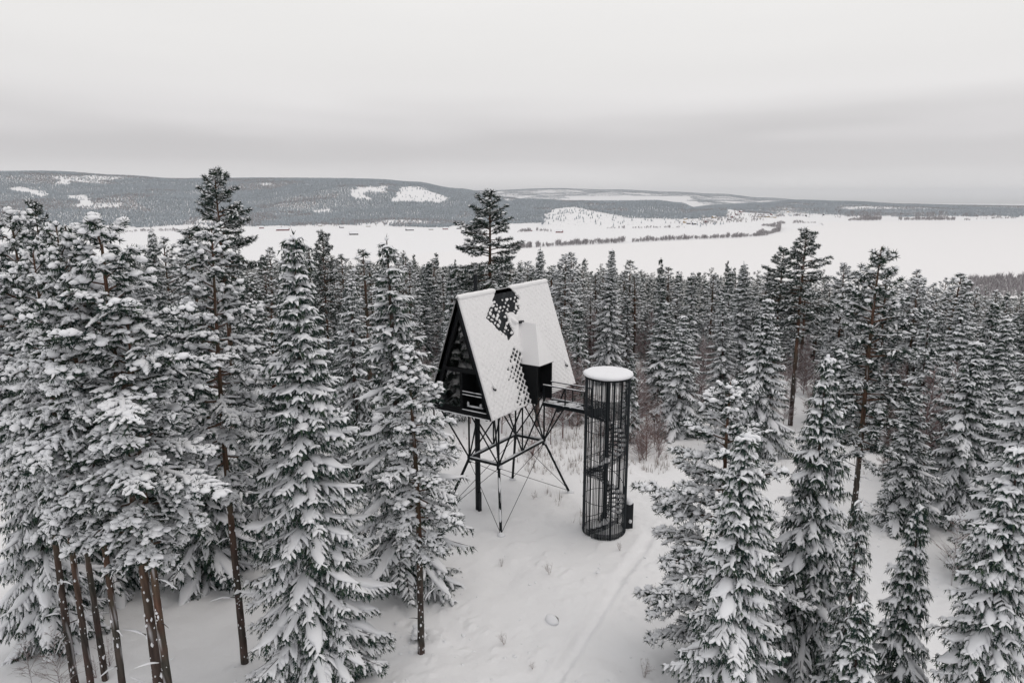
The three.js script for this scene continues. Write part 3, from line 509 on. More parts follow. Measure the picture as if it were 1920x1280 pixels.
// far hillsides: small conifers and leafless broadleaves, a few pixels each
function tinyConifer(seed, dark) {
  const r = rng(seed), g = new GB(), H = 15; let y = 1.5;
  for (let t = 0; t < 5; t++) { const w = 2.9 * (1 - t / 5.4), y1 = y + 4.2 - t * 0.25, top = g.v((r() - 0.5) * 0.3, Math.min(H, y1), (r() - 0.5) * 0.3, [0.5, 0.54, 0.58]), ring = []; for (let s = 0; s < 7; s++) { const a = s / 7 * 6.283 + t, q = w * (0.6 + r() * 0.6), sn = r() < 0.42; ring.push(g.v(Math.cos(a) * q, y + (r() - 0.5) * 1.2, Math.sin(a) * q, sn ? [0.44, 0.48, 0.52] : dark)); } for (let s = 0; s < 7; s++) g.tri(top, ring[(s + 1) % 7], ring[s]); y += 2.5; }  // snow tones leaned toward blue, part frost and part distance haze
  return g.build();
}
function tinyBroadleaf(seed) {
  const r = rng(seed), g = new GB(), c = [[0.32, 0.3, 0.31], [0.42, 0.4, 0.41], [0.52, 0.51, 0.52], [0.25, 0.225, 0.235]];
  for (let k = 0; k < 46; k++) { const a = r() * 6.28, y = 1 + r() * 6, q = r() * 1.6, e = V(Math.cos(a) * (0.5 + r() * 1.2) * 0.5, 1.6, Math.sin(a) * (0.5 + r() * 1.2) * 0.5).normalize(); g.spike(V(Math.cos(a) * q, y, Math.sin(a) * q), e, 2.2 + r() * 3.2, 0.17 + r() * 0.2, V(-Math.sin(a + r()), 0, Math.cos(a + r())), c[r() * 4 | 0]); }
  return g.build();
}
const poly = (pts, x, y) => { let inside = false; for (let i = 0, j = pts.length - 1; i < pts.length; j = i++) { const [a, b] = pts[i], [c, d] = pts[j]; if ((b > y) !== (d > y) && x < (c - a) * (y - b) / (d - b) + a) inside = !inside; } return inside; };
const CLEARINGS = [
  [[652, 356], [690, 349], [724, 349], [727, 360], [700, 360], [672, 362], [700, 372], [690, 376], [655, 366]],
  [[735, 378], [748, 356], [770, 348], [795, 352], [825, 364], [848, 378], [820, 380], [780, 379]],
  [[8, 356], [30, 350], [90, 362], [88, 370], [50, 364]], [[105, 346], [122, 335], [130, 344]], [[125, 368], [160, 364], [172, 372], [168, 385], [148, 388], [146, 376]],
  [[940, 375], [965, 374], [965, 379], [942, 379]], [[590, 396], [620, 393], [622, 397], [592, 399]],
];
const CUT = [[1016, 432], [1022, 404], [1040, 392], [1075, 388], [1120, 397], [1180, 409], [1290, 411], [1420, 402], [1500, 400], [1585, 404], [1590, 416], [1480, 440], [1300, 446], [1100, 440]];
{
  const r = rng(123), conifer = [tinyConifer(1, [0.15, 0.19, 0.22]), tinyConifer(2, [0.2, 0.24, 0.27])], leafless = tinyBroadleaf(3), L = { ridge: [[], []], middle: [[], []], right: [[], []], far: [[], []], birch: [] };  // pale blue-grey needles: frost plus distance haze put into the colour
  const addBand = (key, d0, d1, a0, a1, step) => {
    for (let d = d0; d < d1; d += step) for (let a = a0; a < a1; a += step / d * 57.3) {
      const dd = d + r() * step, aa = (a + r() * step / d * 57.3) / 57.3, x = Math.sin(aa) * dd, z = -Math.cos(aa) * dd, y = terrain(x, z);
      const [px, py] = toPx(x, y, z);
      if (key === 'far' ? y < lerp(-70, 62, ss(1000, 1080, px + 50 * vnoise(x * 0.0012, z * 0.0012)) * (1 - ss(1240, 1330, px + 50 * vnoise(x * 0.0012 + 7, z * 0.0012)))) : y < LAKE + 9 + 4 * vnoise(x * 0.01, z * 0.01)) continue;
      if (CLEARINGS.some((c) => poly(c, px + vnoise(x * 0.012, z * 0.012) * 7 + vnoise(x * 0.05, z * 0.05) * 3, py + vnoise(x * 0.02 + 5, z * 0.02) * 2)) || poly(CUT, px + vnoise(x * 0.02, z * 0.02) * 3, py)) { if (r() > 0.03) continue; }
      const n = fbm(x * 0.0025, z * 0.0025, 3); if (n < -0.3 && r() < 0.75) continue;
      const h = 0.62 + r() * 0.5 + n * 0.3, tone = 0.78 + r() * 0.5;
      if (n < -0.12 && r() < 0.5) { L.birch.push([x, y - 0.5, z, 0.8 + r() * 0.6, 1.1 + r() * 0.5, r() * 6, null]); continue; }
      L[key][r() * 2 | 0].push([x, y - 0.5, z, h, (0.85 + r() * 0.5) * (key === 'far' ? 2.4 : 1), r() * 6, [tone, tone, tone]]);
    }
  };
  addBand('ridge', 3000, 6800, -41, 2.5, 9.5); addBand('middle', 3000, 8300, 2.5, 17, 11); addBand('right', 4700, 8300, 17, 41, 13);
  addBand('far', 8300, 19000, -30, 41, 34);
  const labels = { far: 'blue hazy forest on the farthest hills', ridge: 'frosted conifer forest tinted pale for haze covering the long far ridge', middle: 'frosted conifer forest tinted pale for haze on the low hill behind the felled slope', right: 'hazy conifer forest on the flat land beyond the lake' };
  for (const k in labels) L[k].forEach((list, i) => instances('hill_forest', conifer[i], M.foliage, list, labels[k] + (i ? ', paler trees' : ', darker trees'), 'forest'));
  instances('hill_forest', leafless, M.foliage, L.birch, 'grey leafless woods scattered among the far hillside conifers', 'forest');
  // shoreline belts of leafless trees
  const belt = (line, label, n, size, deep, gaps = true) => {
    const list = [];
    for (let i = 0; i < n; i++) { const t = r() * (line.length - 1), k = Math.floor(t), f = t - k, px = lerp(line[k][0], line[k + 1][0], f), py = lerp(line[k][1], line[k + 1][1], f); if ((gaps && vnoise(px * 0.05, 3.3) < -0.42) || r() < 0.3 + 0.4 * vnoise(px * 0.3, 1.7)) continue; const p = onGround(px, py + (r() - 0.5) * 0.5), off = r() * deep * 1.5, l = Math.hypot(p.x, p.z), x = p.x * (1 + off / l), z = p.z * (1 + off / l), s = size * 1.25 * (0.5 + r() * 0.7) * (1 + 0.35 * vnoise(px * 0.11, 8.1)) * (0.4 + 0.6 * Math.min(1, t * 2, (line.length - 1 - t) * 2)); list.push([x, terrain(x, z) - 0.4, z, s, s * 1.25, r() * 6, null]); }
    instances('treeline', leafless, M.foliage, list, label, 'tree belt');
  };
  belt([[940, 468], [1000, 465], [1100, 459], [1200, 454], [1300, 449], [1380, 446], [1440, 442]], 'grey belt of leafless trees along the near edge of the lake field', 900, 1.05, 34);
  belt([[1418, 440], [1440, 441], [1462, 435], [1462, 428], [1430, 424]], 'leafless copse round the tip of the headland in the lake', 420, 1.25, 90);
  belt([[1428, 424], [1470, 420], [1530, 418]], 'low leafless belt running out along the headland shore', 260, 0.9, 60);
  belt([[1590, 414], [1650, 413.5], [1740, 413.5], [1820, 413.5]], 'dark belt of trees on the far lake shore', 620, 1.7, 160);
  belt([[1135, 429], [1200, 428], [1290, 427]], 'thin hedge of bare trees below the felled slope', 120, 0.8, 20);
  belt([[1790, 566], [1850, 561], [1920, 558], [2000, 556], [2120, 554]], 'violet grey leafless wood on the near lake shore', 1500, 0.95, 170, false);
  belt([[1290, 424], [1340, 420], [1400, 418], [1440, 412]], 'scattered bare garden trees between the village houses', 240, 1.0, 260);
  belt([[1262, 400], [1300, 396], [1350, 395], [1420, 402]], 'bare trees along the upper village road', 170, 1.0, 300);
  belt([[1330, 412], [1400, 409], [1470, 407], [1550, 404]], 'bare trees and hedges on the fields above the headland', 260, 1.0, 240);
  belt([[225, 436], [300, 434], [360, 433]], 'pale leafless trees at the edge of the far field', 120, 0.9, 60);
  belt([[970, 436], [1000, 434], [1040, 435]], 'copse of bare trees round the red farmhouse', 110, 1.1, 60);
  belt([[1560, 409], [1640, 407], [1760, 407], [1900, 407]], 'low wooded strip on the fields beyond the far lake shore', 420, 1.5, 300);
  belt([[1500, 403], [1580, 402], [1700, 402]], 'hedges and copses in front of the far hazy forest', 260, 1.3, 300);
  belt([[1830, 411], [1920, 410], [2050, 410]], 'faint trees on the farthest lake shore', 120, 1.2, 100);
  belt([[360, 430], [480, 429], [600, 425], [700, 424], [850, 426]], 'bare trees round the farms below the long ridge', 260, 1.0, 200);
}
{ // bushes left on the felled slope
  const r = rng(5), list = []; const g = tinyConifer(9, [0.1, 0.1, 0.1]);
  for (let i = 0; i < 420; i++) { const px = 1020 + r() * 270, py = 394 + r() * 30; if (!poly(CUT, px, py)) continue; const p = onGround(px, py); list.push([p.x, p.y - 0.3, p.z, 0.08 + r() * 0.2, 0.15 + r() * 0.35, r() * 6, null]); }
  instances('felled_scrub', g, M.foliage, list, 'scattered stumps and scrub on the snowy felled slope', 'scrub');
}
// ---------------------------------------------------------------- the cabin on its steel stand; local x runs along the ridge, z toward the stair tower
const YAW = 0.985, SITE = [-3.02, 0, -37.44], LEN = 9.54, HALF = 2.28, FLOOR = 7.4, RISE = 6.67, SLOPE = Math.hypot(HALF, RISE), cu = RISE / SLOPE, cn = HALF / SLOPE;
const siteTo = (x, z) => [SITE[0] + Math.cos(YAW) * x + Math.sin(YAW) * z, SITE[2] - Math.sin(YAW) * x + Math.cos(YAW) * z];
const siteGround = (x, z) => terrain(...siteTo(x, z));
const onSlope = (x, v, h, s = 1) => V(x, FLOOR + cu * v + cn * h, s * (HALF - cn * v + cu * h));
function extrude(shapePts, depth, holes = []) { const sh = new THREE.Shape(shapePts.map(([a, b]) => new THREE.Vector2(a, b))); for (const h of holes) sh.holes.push(new THREE.Path(h.map(([a, b]) => new THREE.Vector2(a, b)))); return new THREE.ExtrudeGeometry(sh, { depth, bevelEnabled: false }); }
const basis = (X, Y, Z, P) => new THREE.Matrix4().makeBasis(X, Y, Z).setPosition(P);
const cabin = thing('treetop_cabin', 'black steep-roofed cabin with snowy shingles standing high on thin steel legs', 'cabin', SITE, YAW);
const UPPER_BARE = [[3.62, 14.2], [5.04, 14.2], [5.3, 13.85], [5.86, 13.3], [5.45, 13.05], [5.67, 12.87], [5.08, 12.46], [4.5, 12.72], [4.05, 12.62], [4.0, 12.2], [4.35, 11.71], [4.2, 11.4], [3.55, 11.21], [2.72, 11.88], [1.96, 12.74], [2.46, 13.13], [3.1, 13.41], [3.07, 13.6]];
const LOWER_BARE = [[4.05, 10.7], [4.35, 10.3], [4.15, 7.3], [3.1, 7.3], [2.3, 8.1], [2.25, 8.95], [2.45, 10.0], [3.0, 10.45]];
const CW = 0.45, CH = 0.2, cellOf = (x, v) => {
  let best = null;
  for (let j = Math.floor(v / CH) - 1; j <= Math.floor(v / CH) + 2; j++) { const off = j & 1 ? 0.5 : 0, i = Math.round(x / CW - off), cx = (i + off) * CW, cv = j * CH, m = Math.abs(x - cx) / (CW / 2) + Math.abs(v - cv) / CH; if (!best || m < best[0]) best = [m, i, j, cx, cv]; }
  return best;
};
const lowerStrength = (cx, Y) => poly(LOWER_BARE, cx, Y) ? clamp(0.25 + (cx - 2.3) * 0.62 - Math.abs(Y - 8.9) * 0.08, 0, 1) : 0;
{
  const roof = new THREE.Group(); roof.name = 'roof'; cabin.add(roof);
  const notch = [[0, 0], [4.12, 0], [4.28, 2.5], [5.9, 2.5], [5.9, 0], [LEN, 0], [LEN, SLOPE], [0, SLOPE]], plain = [[0, 0], [LEN, 0], [LEN, SLOPE], [0, SLOPE]];
  for (const s of [1, -1]) {
    const g = extrude(s > 0 ? notch : plain, 0.16), X = V(1, 0, 0), Y = V(0, cu, -s * cn), Z = V(0, cn, s * cu);
    g.applyMatrix4(basis(X, Y, Z, V(0, FLOOR, s * HALF).addScaledVector(Z, -0.16)));
    mesh('roof_deck', g, M.metal, roof);
  }
  // bare shingles, each a folded metal diamond
  const d = extrude([[0, -CH * 1.12], [CW * 0.49, 0], [0, CH * 0.98], [-CW * 0.49, 0]], 0.016), tint = [M.metal, std('worn sheet metal', [0.022, 0.026, 0.03], { roughness: 0.38, metalness: 0.4 }), std('oiled sheet metal', [0.01, 0.012, 0.015], { roughness: 0.34, metalness: 0.35 })];
  for (let j = 1; j * CH < SLOPE - 0.1; j++) for (let i = 0; i * CW < LEN; i++) {
    const cx = (i + (j & 1 ? 0.5 : 0)) * CW, cv = j * CH, Y = FLOOR + cu * cv;
    const near = poly(UPPER_BARE, cx, Y) || poly(UPPER_BARE, cx + 0.2, Y) || poly(UPPER_BARE, cx - 0.2, Y) || poly(UPPER_BARE, cx, Y + 0.15) || poly(UPPER_BARE, cx, Y - 0.15) || hash2(i + 7, j) < lowerStrength(cx, Y);
    if (!near || (cx > 4.0 && Y < 10)) continue;
    const m = mesh('shingle', d, tint[hash2(i, j + 40) * 3 | 0], roof), p = onSlope(cx, cv, 0.012), Zn = V((hash2(i, j) - 0.5) * 0.05, cn - 0.07, cu).normalize(), Xn = V(1, 0, 0).addScaledVector(Zn, -Zn.x).normalize(), Yn = V(0, 0, 0).crossVectors(Zn, Xn);
    m.applyMatrix4(basis(Xn, Yn, Zn, p));
  }
  // snow lying on the near slope, slid off in two places
  const g = new GB(), step = 0.042, nx = Math.ceil(LEN / step), nv = Math.ceil((SLOPE + 0.02) / step), id = new Int32Array((nx + 1) * (nv + 1)).fill(-1), hh = new Float32Array((nx + 1) * (nv + 1));
  for (let b = 0; b <= nv; b++) for (let a = 0; a <= nx; a++) {
    const x = Math.min(LEN, a * step), v = Math.min(SLOPE + 0.02, b * step), Y = FLOOR + cu * v, [m, i, j, cx, cv] = cellOf(x, v), wob = fbm(x * 4, v * 4, 2) * 0.16, Yc = FLOOR + cu * cv;
    let h = 0.075 + 0.02 * fbm(x * 0.9, v * 0.9 + 4, 3) + lerp(0.038, 0.016, ss(0, 0.7, v / SLOPE)) * (0.8 - m) + fbm(x * 7, v * 7, 2) * 0.012;
    if (x > 4.1 && x < 5.92 && v < 2.52) h = 0;
    else if (poly(UPPER_BARE, x + wob, Y + wob * 0.6)) { const seed = hash2(i * 3 + 1, j * 5); h = Y > 13.5 || Math.hypot((x - cx) / (0.1 + 0.06 * hash2(i, j * 7)) - (seed - 0.5) * 0.9, (v - cv + 0.03 * hash2(i * 5, j)) / (0.08 + 0.06 * seed)) + fbm(x * 13, v * 13, 2) * 0.9 > 0.35 + seed * 0.7 || seed < 0.25 ? 0 : 0.05; }
    else { const w = lowerStrength(cx, Yc); if (w > 0 && hash2(i + 7, j) < w && m + wob * 1.1 + fbm(x * 11 + 3, v * 11, 2) * 0.35 < 0.28 + 0.46 * w) h = 0; }
    const edge = Math.min(x, LEN - x, v); if (edge < 0.06) h *= 0.75;
    hh[b * (nx + 1) + a] = h; const p = onSlope(x, v, h > 0 ? h + 0.03 : 0.004); const sp_ = 0.97 + 0.05 * fbm(x * 9, v * 9, 3) + (hash2(a, b) - 0.5) * 0.05 - (hash2(a + 5, b + 9) < 0.005 ? 0.4 : 0); id[b * (nx + 1) + a] = g.v(p.x, p.y, p.z, [sp_, sp_, sp_]);
  }
  for (let b = 0; b < nv; b++) for (let a = 0; a < nx; a++) { const k = b * (nx + 1) + a, q = [k, k + 1, k + nx + 2, k + nx + 1]; if (q.filter((w) => hh[w] > 0).length >= 2) g.quad(...q.map((w) => id[w])); }
  for (const [a0, side] of [[0, 1], [nx, -1]]) for (let b = 0; b < nv; b++) { const p = onSlope(Math.min(LEN, a0 * step), b * step, 0), q = onSlope(Math.min(LEN, a0 * step), (b + 1) * step, 0), i0 = g.v(p.x, p.y, p.z), i1 = g.v(q.x, q.y, q.z); g.quad(i0, id[b * (nx + 1) + a0], id[(b + 1) * (nx + 1) + a0], i1); }
  for (let a = 0; a < nx; a++) { if (hh[a] <= 0) continue; const p = onSlope(a * step, 0, 0), q = onSlope(Math.min(LEN, (a + 1) * step), 0, 0); g.quad(g.v(p.x, p.y, p.z), g.v(q.x, q.y, q.z), id[a + 1], id[a]); }
  const sn = mesh('roof_snow', g, M.roofSnow, roof); sn.userData.label = 'snow on the roof slope, slid off in two dark patches';
  for (const [a, b] of [[0, 3.5], [5.15, LEN]]) { const q = new GB(), rr = rng(a * 9 + 2), pp = []; q.white = true; for (let i = 0; i <= 20; i++) pp.push(V(lerp(a, b, i / 20), FLOOR + RISE - 0.02, 0.02)); q.tube(pp, pp.map((_, i) => (i === 0 || i === 20 ? 0.12 : 0.165) + rr() * 0.02), 9, { noise: 0.06, rnd: rr, flat: 1.1 }); mesh('ridge_snow', q, M.roofSnow, roof); }
  // the other slope
  const f = new GB(), rows = []; f.white = true; for (let b = 0; b <= 20; b++) { const row = []; for (let a = 0; a <= 28; a++) { const p = onSlope(LEN * a / 28, SLOPE * b / 20, 0.08 + 0.02 * fbm(a * 0.7, b * 0.7, 2), -1); row.push(f.v(p.x, p.y + (b === 20 ? 0.02 : 0), p.z)); } rows.push(row); }
  for (let b = 0; b < 20; b++) for (let a = 0; a < 28; a++) f.quad(rows[b][a], rows[b + 1][a], rows[b + 1][a + 1], rows[b][a + 1]);
  mesh('roof_snow', f, M.roofSnow, roof);
  for (const [x, Y] of [[8.91, 8.7], [0.82, 8.95]]) { const v = (Y - FLOOR) / cu, c = new GB(); c.tube([onSlope(x, v + 0.02, 0.05), onSlope(x, v - 0.1, 0.24)], [0.06, 0.06], 8); mesh('roof_vent', c, M.metal, roof); const s = new GB(); s.white = true; s.tube([onSlope(x, v + 0.5, 0.08), onSlope(x, v + 0.2, 0.16), onSlope(x, v - 0.02, 0.25)], [0.02, 0.07, 0.07], 8, { noise: 0.12, rnd: rng(4) }); mesh('snow_cap', s, M.roofSnow, roof); }
}
{ // gable front: black frame, two panes, a recessed balcony
  const k = HALF / RISE, zAt = (y) => (FLOOR + RISE - y) * k, gx = 0.1, frame = 0.4, mull = 9.95, b0 = FLOOR + 0.32, div = 0.12, ztop = FLOOR + RISE - frame / k;
  const upper = [[-(zAt(mull + 0.1) - frame), mull + 0.1], [zAt(mull + 0.1) - frame, mull + 0.1], [0, ztop]];
  const left = [[-(zAt(b0) - frame), b0], [div - 0.09, b0], [div - 0.09, mull - 0.1], [-(zAt(mull - 0.1) - frame), mull - 0.1]];
  const right = [[div + 0.09, b0], [zAt(b0) - frame + 0.14, b0], [zAt(mull - 0.1) - frame + 0.14, mull - 0.1], [div + 0.09, mull - 0.1]];
  const outer = [[-HALF + 0.1, FLOOR], [HALF - 0.1, FLOOR], [0, FLOOR + RISE - 0.3]], turn = basis(V(0, 0, 1), V(0, 1, 0), V(-1, 0, 0), V(gx + 0.12, 0, 0));
  const put = (name, geo, mat, parent = cabin) => { geo.applyMatrix4(turn); return mesh(name, geo, mat, parent); };
  const wall = put('gable_wall', extrude(outer, 0.14, [upper, left, right]), M.wood);
  const pane = (pts) => { const g = new THREE.ShapeGeometry(new THREE.Shape(pts.map(([a, b]) => new THREE.Vector2(a, b)))); g.applyMatrix4(turn); g.translate(0.02, 0, 0); return mesh('window_pane', g, M.glass, wall); };
  pane(upper); pane(left);
  // balcony recess
  const r = new GB(), z0 = div + 0.09, z1 = HALF - 0.5; r.box(gx + 0.13, gx + 1.3, FLOOR + 0.264, FLOOR + 0.3, z0 - 0.05, HALF - 0.3); mesh('balcony_floor', r, M.wood, cabin);
  const rw = new GB(); rw.box(gx + 0.13, gx + 1.35, FLOOR + 0.1, mull, z0 - 0.09, z0 - 0.03);  rw.box(gx + 0.14, gx + 1.3, mull - 0.06, mull, z0 - 0.02, HALF - 1.1); mesh('balcony_wall', rw, M.wood, cabin); { const bw = extrude([[z0 - 0.02, FLOOR + 0.3], [zAt(FLOOR + 0.3) - 0.3, FLOOR + 0.3], [zAt(mull) - 0.3, mull], [z0 - 0.02, mull]], 0.06); bw.applyMatrix4(basis(V(0, 0, 1), V(0, 1, 0), V(-1, 0, 0), V(gx + 1.36, 0, 0))); mesh('balcony_wall', bw, M.wood, cabin); }
  const za = zAt(8.75) - frame + 0.16;
  for (const [y, w] of [[8.75, 0.05], [8.58, 0.025]]) { const q = new GB(); q.beam(V(gx - 0.03, y, z0), V(gx - 0.03, y, za + (8.75 - y) * k), w, w); const rail = mesh('balcony_rail', q, M.steel, cabin); const s = new GB(), rr = rng(3), pp = []; for (let i = 0; i <= 8; i++) pp.push(V(gx - 0.03, y + w / 2, lerp(z0 + 0.02, za, i / 8))); s.tube(pp, pp.map(() => 0.022 + rr() * 0.015), 6, { lift: 0.6, flat: 0.8, noise: 0.15, rnd: rr }); mesh('rail_snow', s, M.snow, rail); }
  { const q = new GB(); q.beam(V(gx - 0.03, FLOOR + 0.35, za + 0.12), V(gx - 0.03, 8.95, za - 0.05), 0.045, 0.045); mesh('balcony_post', q, M.steel, cabin); }
  const ben = new GB(); ben.box(gx + 0.2, gx + 0.62, FLOOR + 0.36, FLOOR + 0.42, z0 + 0.1, za - 0.1); ben.box(gx + 0.22, gx + 0.28, FLOOR + 0.1, FLOOR + 0.36, z0 + 0.15, z0 + 0.21); ben.box(gx + 0.22, gx + 0.28, FLOOR + 0.1, FLOOR + 0.36, za - 0.25, za - 0.19); mesh('balcony_bench', ben, M.wood, cabin);
  const s = new GB(), rr = rng(8); s.tube([V(gx + 0.3, FLOOR + 0.46, z0 + 0.12), V(gx + 0.3, FLOOR + 0.46, lerp(z0, za, 0.4)), V(gx + 0.3, FLOOR + 0.46, za - 0.12)], [0.06, 0.09, 0.06], 7, { noise: 0.2, rnd: rr, flat: 0.7 }); s.blob(V(gx + 0.3, FLOOR + 0.6, z0 + 0.16), 0.07, 0.12, 0.07, ICO1, rr, 0.15); s.blob(V(gx + 0.3, FLOOR + 0.6, z0 + 1.05), 0.07, 0.13, 0.07, ICO1, rr, 0.15); s.tube([V(gx - 0.05, FLOOR + 0.335, z0), V(gx - 0.05, FLOOR + 0.335, 1.0), V(gx - 0.05, FLOOR + 0.335, za + 0.3)], [0.03, 0.045, 0.03], 6, { noise: 0.2, rnd: rr, flat: 0.7 }); mesh('balcony_snow', s, M.snow, cabin);
  // rear gable, floor, ceiling lining, partition
  const back = extrude(outer, 0.14); back.applyMatrix4(basis(V(0, 0, 1), V(0, 1, 0), V(-1, 0, 0), V(LEN - 0.06, 0, 0))); mesh('gable_wall', back, M.wood, cabin);
  const part = extrude([[-HALF + 0.5, FLOOR + 0.3], [HALF - 0.5, FLOOR + 0.3], [0, FLOOR + RISE - 0.8]], 0.08); part.applyMatrix4(basis(V(0, 0, 1), V(0, 1, 0), V(-1, 0, 0), V(3.9, 0, 0))); mesh('inner_wall', part, M.inside, cabin);
  const fl = new GB(); fl.box(0.02, LEN - 0.02, FLOOR + 0.02, FLOOR + 0.26, -HALF + 0.3, HALF - 0.3); mesh('floor_deck', fl, M.wood, cabin);
  const fb = new GB(); fb.box(0.28, LEN - 0.25, FLOOR + 0.264, FLOOR + 0.29, -HALF + 0.4, z0 - 0.1); mesh('floor_boards', fb, M.inside, cabin);
  for (const [z, h] of [[-1.7, 0.2], [1.7, 0.2]]) { const q = new GB(); q.box(0.3, LEN - 0.3, FLOOR + 0.016 - h, FLOOR + 0.016, z - 0.06, z + 0.06); mesh('floor_beam', q, M.steel, cabin); }
  for (const x of [0.4, 3.2, 6.3, LEN - 0.4]) { const q = new GB(); q.box(x - 0.07, x + 0.07, FLOOR - 0.15, FLOOR + 0.012, -1.63, 1.63); mesh('floor_beam', q, M.steel, cabin); }
  const es = new GB(), re = rng(31), pe = []; for (let i = 0; i <= 16; i++) pe.push(V(0.0, FLOOR - 0.0, lerp(-HALF + 0.1, HALF - 0.12, i / 16))); es.tube(pe, pe.map(() => 0.025 + re() * 0.02), 6, { noise: 0.2, rnd: re, flat: 0.8, lift: 0.4 }); mesh('sill_snow', es, M.snow, cabin);
}
{ // entrance with a steep hipped canopy
  const hood = new THREE.Group(); hood.name = 'entrance_canopy'; cabin.add(hood);
  const solid = (lift, e) => { const g = new GB(); g.white = true; const y0 = 9.66 + lift * 0.6, A = [4.26 - e, y0, 2.74 + e], B = [5.9 + e, y0, 2.78 + e], R1 = [5.08, 12.0 + lift, 1.95 + e * 0.5], R0 = [5.08, 12.0 + lift, 0.45], C = [4.26 - e, y0, 1.2], D = [5.9 + e, y0, 1.2]; const q = (...p) => { const id = p.map((w) => g.v(...w)); g.tri(id[0], id[1], id[2]); if (id[3] !== undefined) g.tri(id[0], id[2], id[3]); };
    const sub = (p0, p1, p2, p3, n, m) => { const L = (a, b, t) => a.map((w, i) => lerp(w, b[i], t)), id = []; for (let i = 0; i <= n; i++) for (let j = 0; j <= m; j++) { const w = L(L(p0, p1, j / m), L(p3, p2, j / m), i / n), s = lift && i > 0 && i < n && j > 0 && j < m ? fbm(w[0] * 5 + 3, w[1] * 5 + w[2] * 3, 2) * 0.035 : 0; id.push(g.v(w[0] + s * 0.3, w[1] + s, w[2] + s * 0.5)); } for (let i = 0; i < n; i++) for (let j = 0; j < m; j++) g.quad(id[i * (m + 1) + j], id[i * (m + 1) + j + 1], id[(i + 1) * (m + 1) + j + 1], id[(i + 1) * (m + 1) + j]); };
    sub(C, A, R1, R0, 14, 10); sub(A, B, R1, R1, 14, 10); sub(B, D, R0, R1, 14, 10); q(A, C, D, B); return g; };
  mesh('canopy_shell', solid(0, 0), M.metal, hood); mesh('canopy_snow', solid(0.07, 0.03), M.roofSnow, hood);
  const drift = new GB(); drift.white = true; const rr = rng(17); const dv = (Y) => (Y - FLOOR) / cu; drift.tube([onSlope(5.0, dv(12.05), 0.05), onSlope(4.72, dv(12.02), 0.06), onSlope(4.45, dv(12.2), 0.05), onSlope(4.3, dv(12.5), 0.03)], [0.08, 0.2, 0.24, 0.08], 10, { noise: 0.1, rnd: rr, flat: 0.8 }); drift.tube([onSlope(4.75, dv(12.0), 0.04), onSlope(4.5, dv(11.4), 0.05), onSlope(4.3, dv(10.7), 0.03)], [0.2, 0.16, 0.05], 8, { noise: 0.12, rnd: rr, flat: 0.7 }); mesh('snow_drift', drift, M.roofSnow, hood);
  const px = new GB(); px.box(4.86, 5.3, 12.0, 12.12, 0.6, 1.0); mesh('ridge_cap', px, M.metal, hood);
  const side = (x, w) => { const g = extrude([[1.05, 10.75], [2.27, FLOOR - 0.05], [2.66, FLOOR - 0.05], [2.66, 9.66], [1.5, 9.66]], w); g.applyMatrix4(basis(V(0, 0, 1), V(0, 1, 0), V(-1, 0, 0), V(x + w, 0, 0))); return mesh('entrance_side_wall', g, M.wood, cabin); };
  side(4.16, 0.1); side(5.78, 0.12);
  const soffit = new GB(); soffit.box(4.27, 5.77, 9.56, 9.65, 1.5, 2.6); mesh('entrance_ceiling', soffit, M.wood, cabin);
  const wall = new GB(); wall.box(4.27, 4.8, FLOOR, 9.55, 1.86, 1.94); wall.box(5.45, 5.77, FLOOR, 9.55, 1.86, 1.94); wall.box(4.8, 5.45, 9.35, 9.55, 1.86, 1.94); mesh('entrance_wall', wall, M.wood, cabin);
  const door = new THREE.Group(); door.name = 'entrance_door'; cabin.add(door);
  const df = new GB(); df.box(4.81, 4.89, FLOOR + 0.02, 9.33, 1.87, 1.93); df.box(5.36, 5.44, FLOOR + 0.02, 9.33, 1.87, 1.93); df.box(4.89, 5.36, 9.22, 9.33, 1.87, 1.93); df.box(4.89, 5.36, FLOOR + 0.02, FLOOR + 0.3, 1.87, 1.93); mesh('door_frame', df, M.wood, door);
  const dp = new THREE.PlaneGeometry(0.47, 1.52); dp.translate(5.125, FLOOR + 1.06, 1.9); mesh('door_pane', dp, M.glass, door);
  const hd = new GB(); hd.tube([V(5.32, FLOOR + 1.0, 1.93), V(5.32, FLOOR + 1.0, 1.98), V(5.2, FLOOR + 1.0, 1.98)], [0.012, 0.012, 0.012], 6); mesh('door_handle', hd, M.galvanised, door);
}
{ // chimney
  const g = new GB(); g.tube([V(2.6, 12.4, -0.66), V(2.6, 14.98, -0.66)], [0.12, 0.12], 16); const c = mesh('chimney', g, M.metal, cabin); const k = new GB(); k.tube([V(2.6, 14.985, -0.66), V(2.6, 15.04, -0.66), V(2.6, 15.12, -0.66)], [0.09, 0.15, 0.04], 16); mesh('chimney_cowl', k, M.metal, c);
}
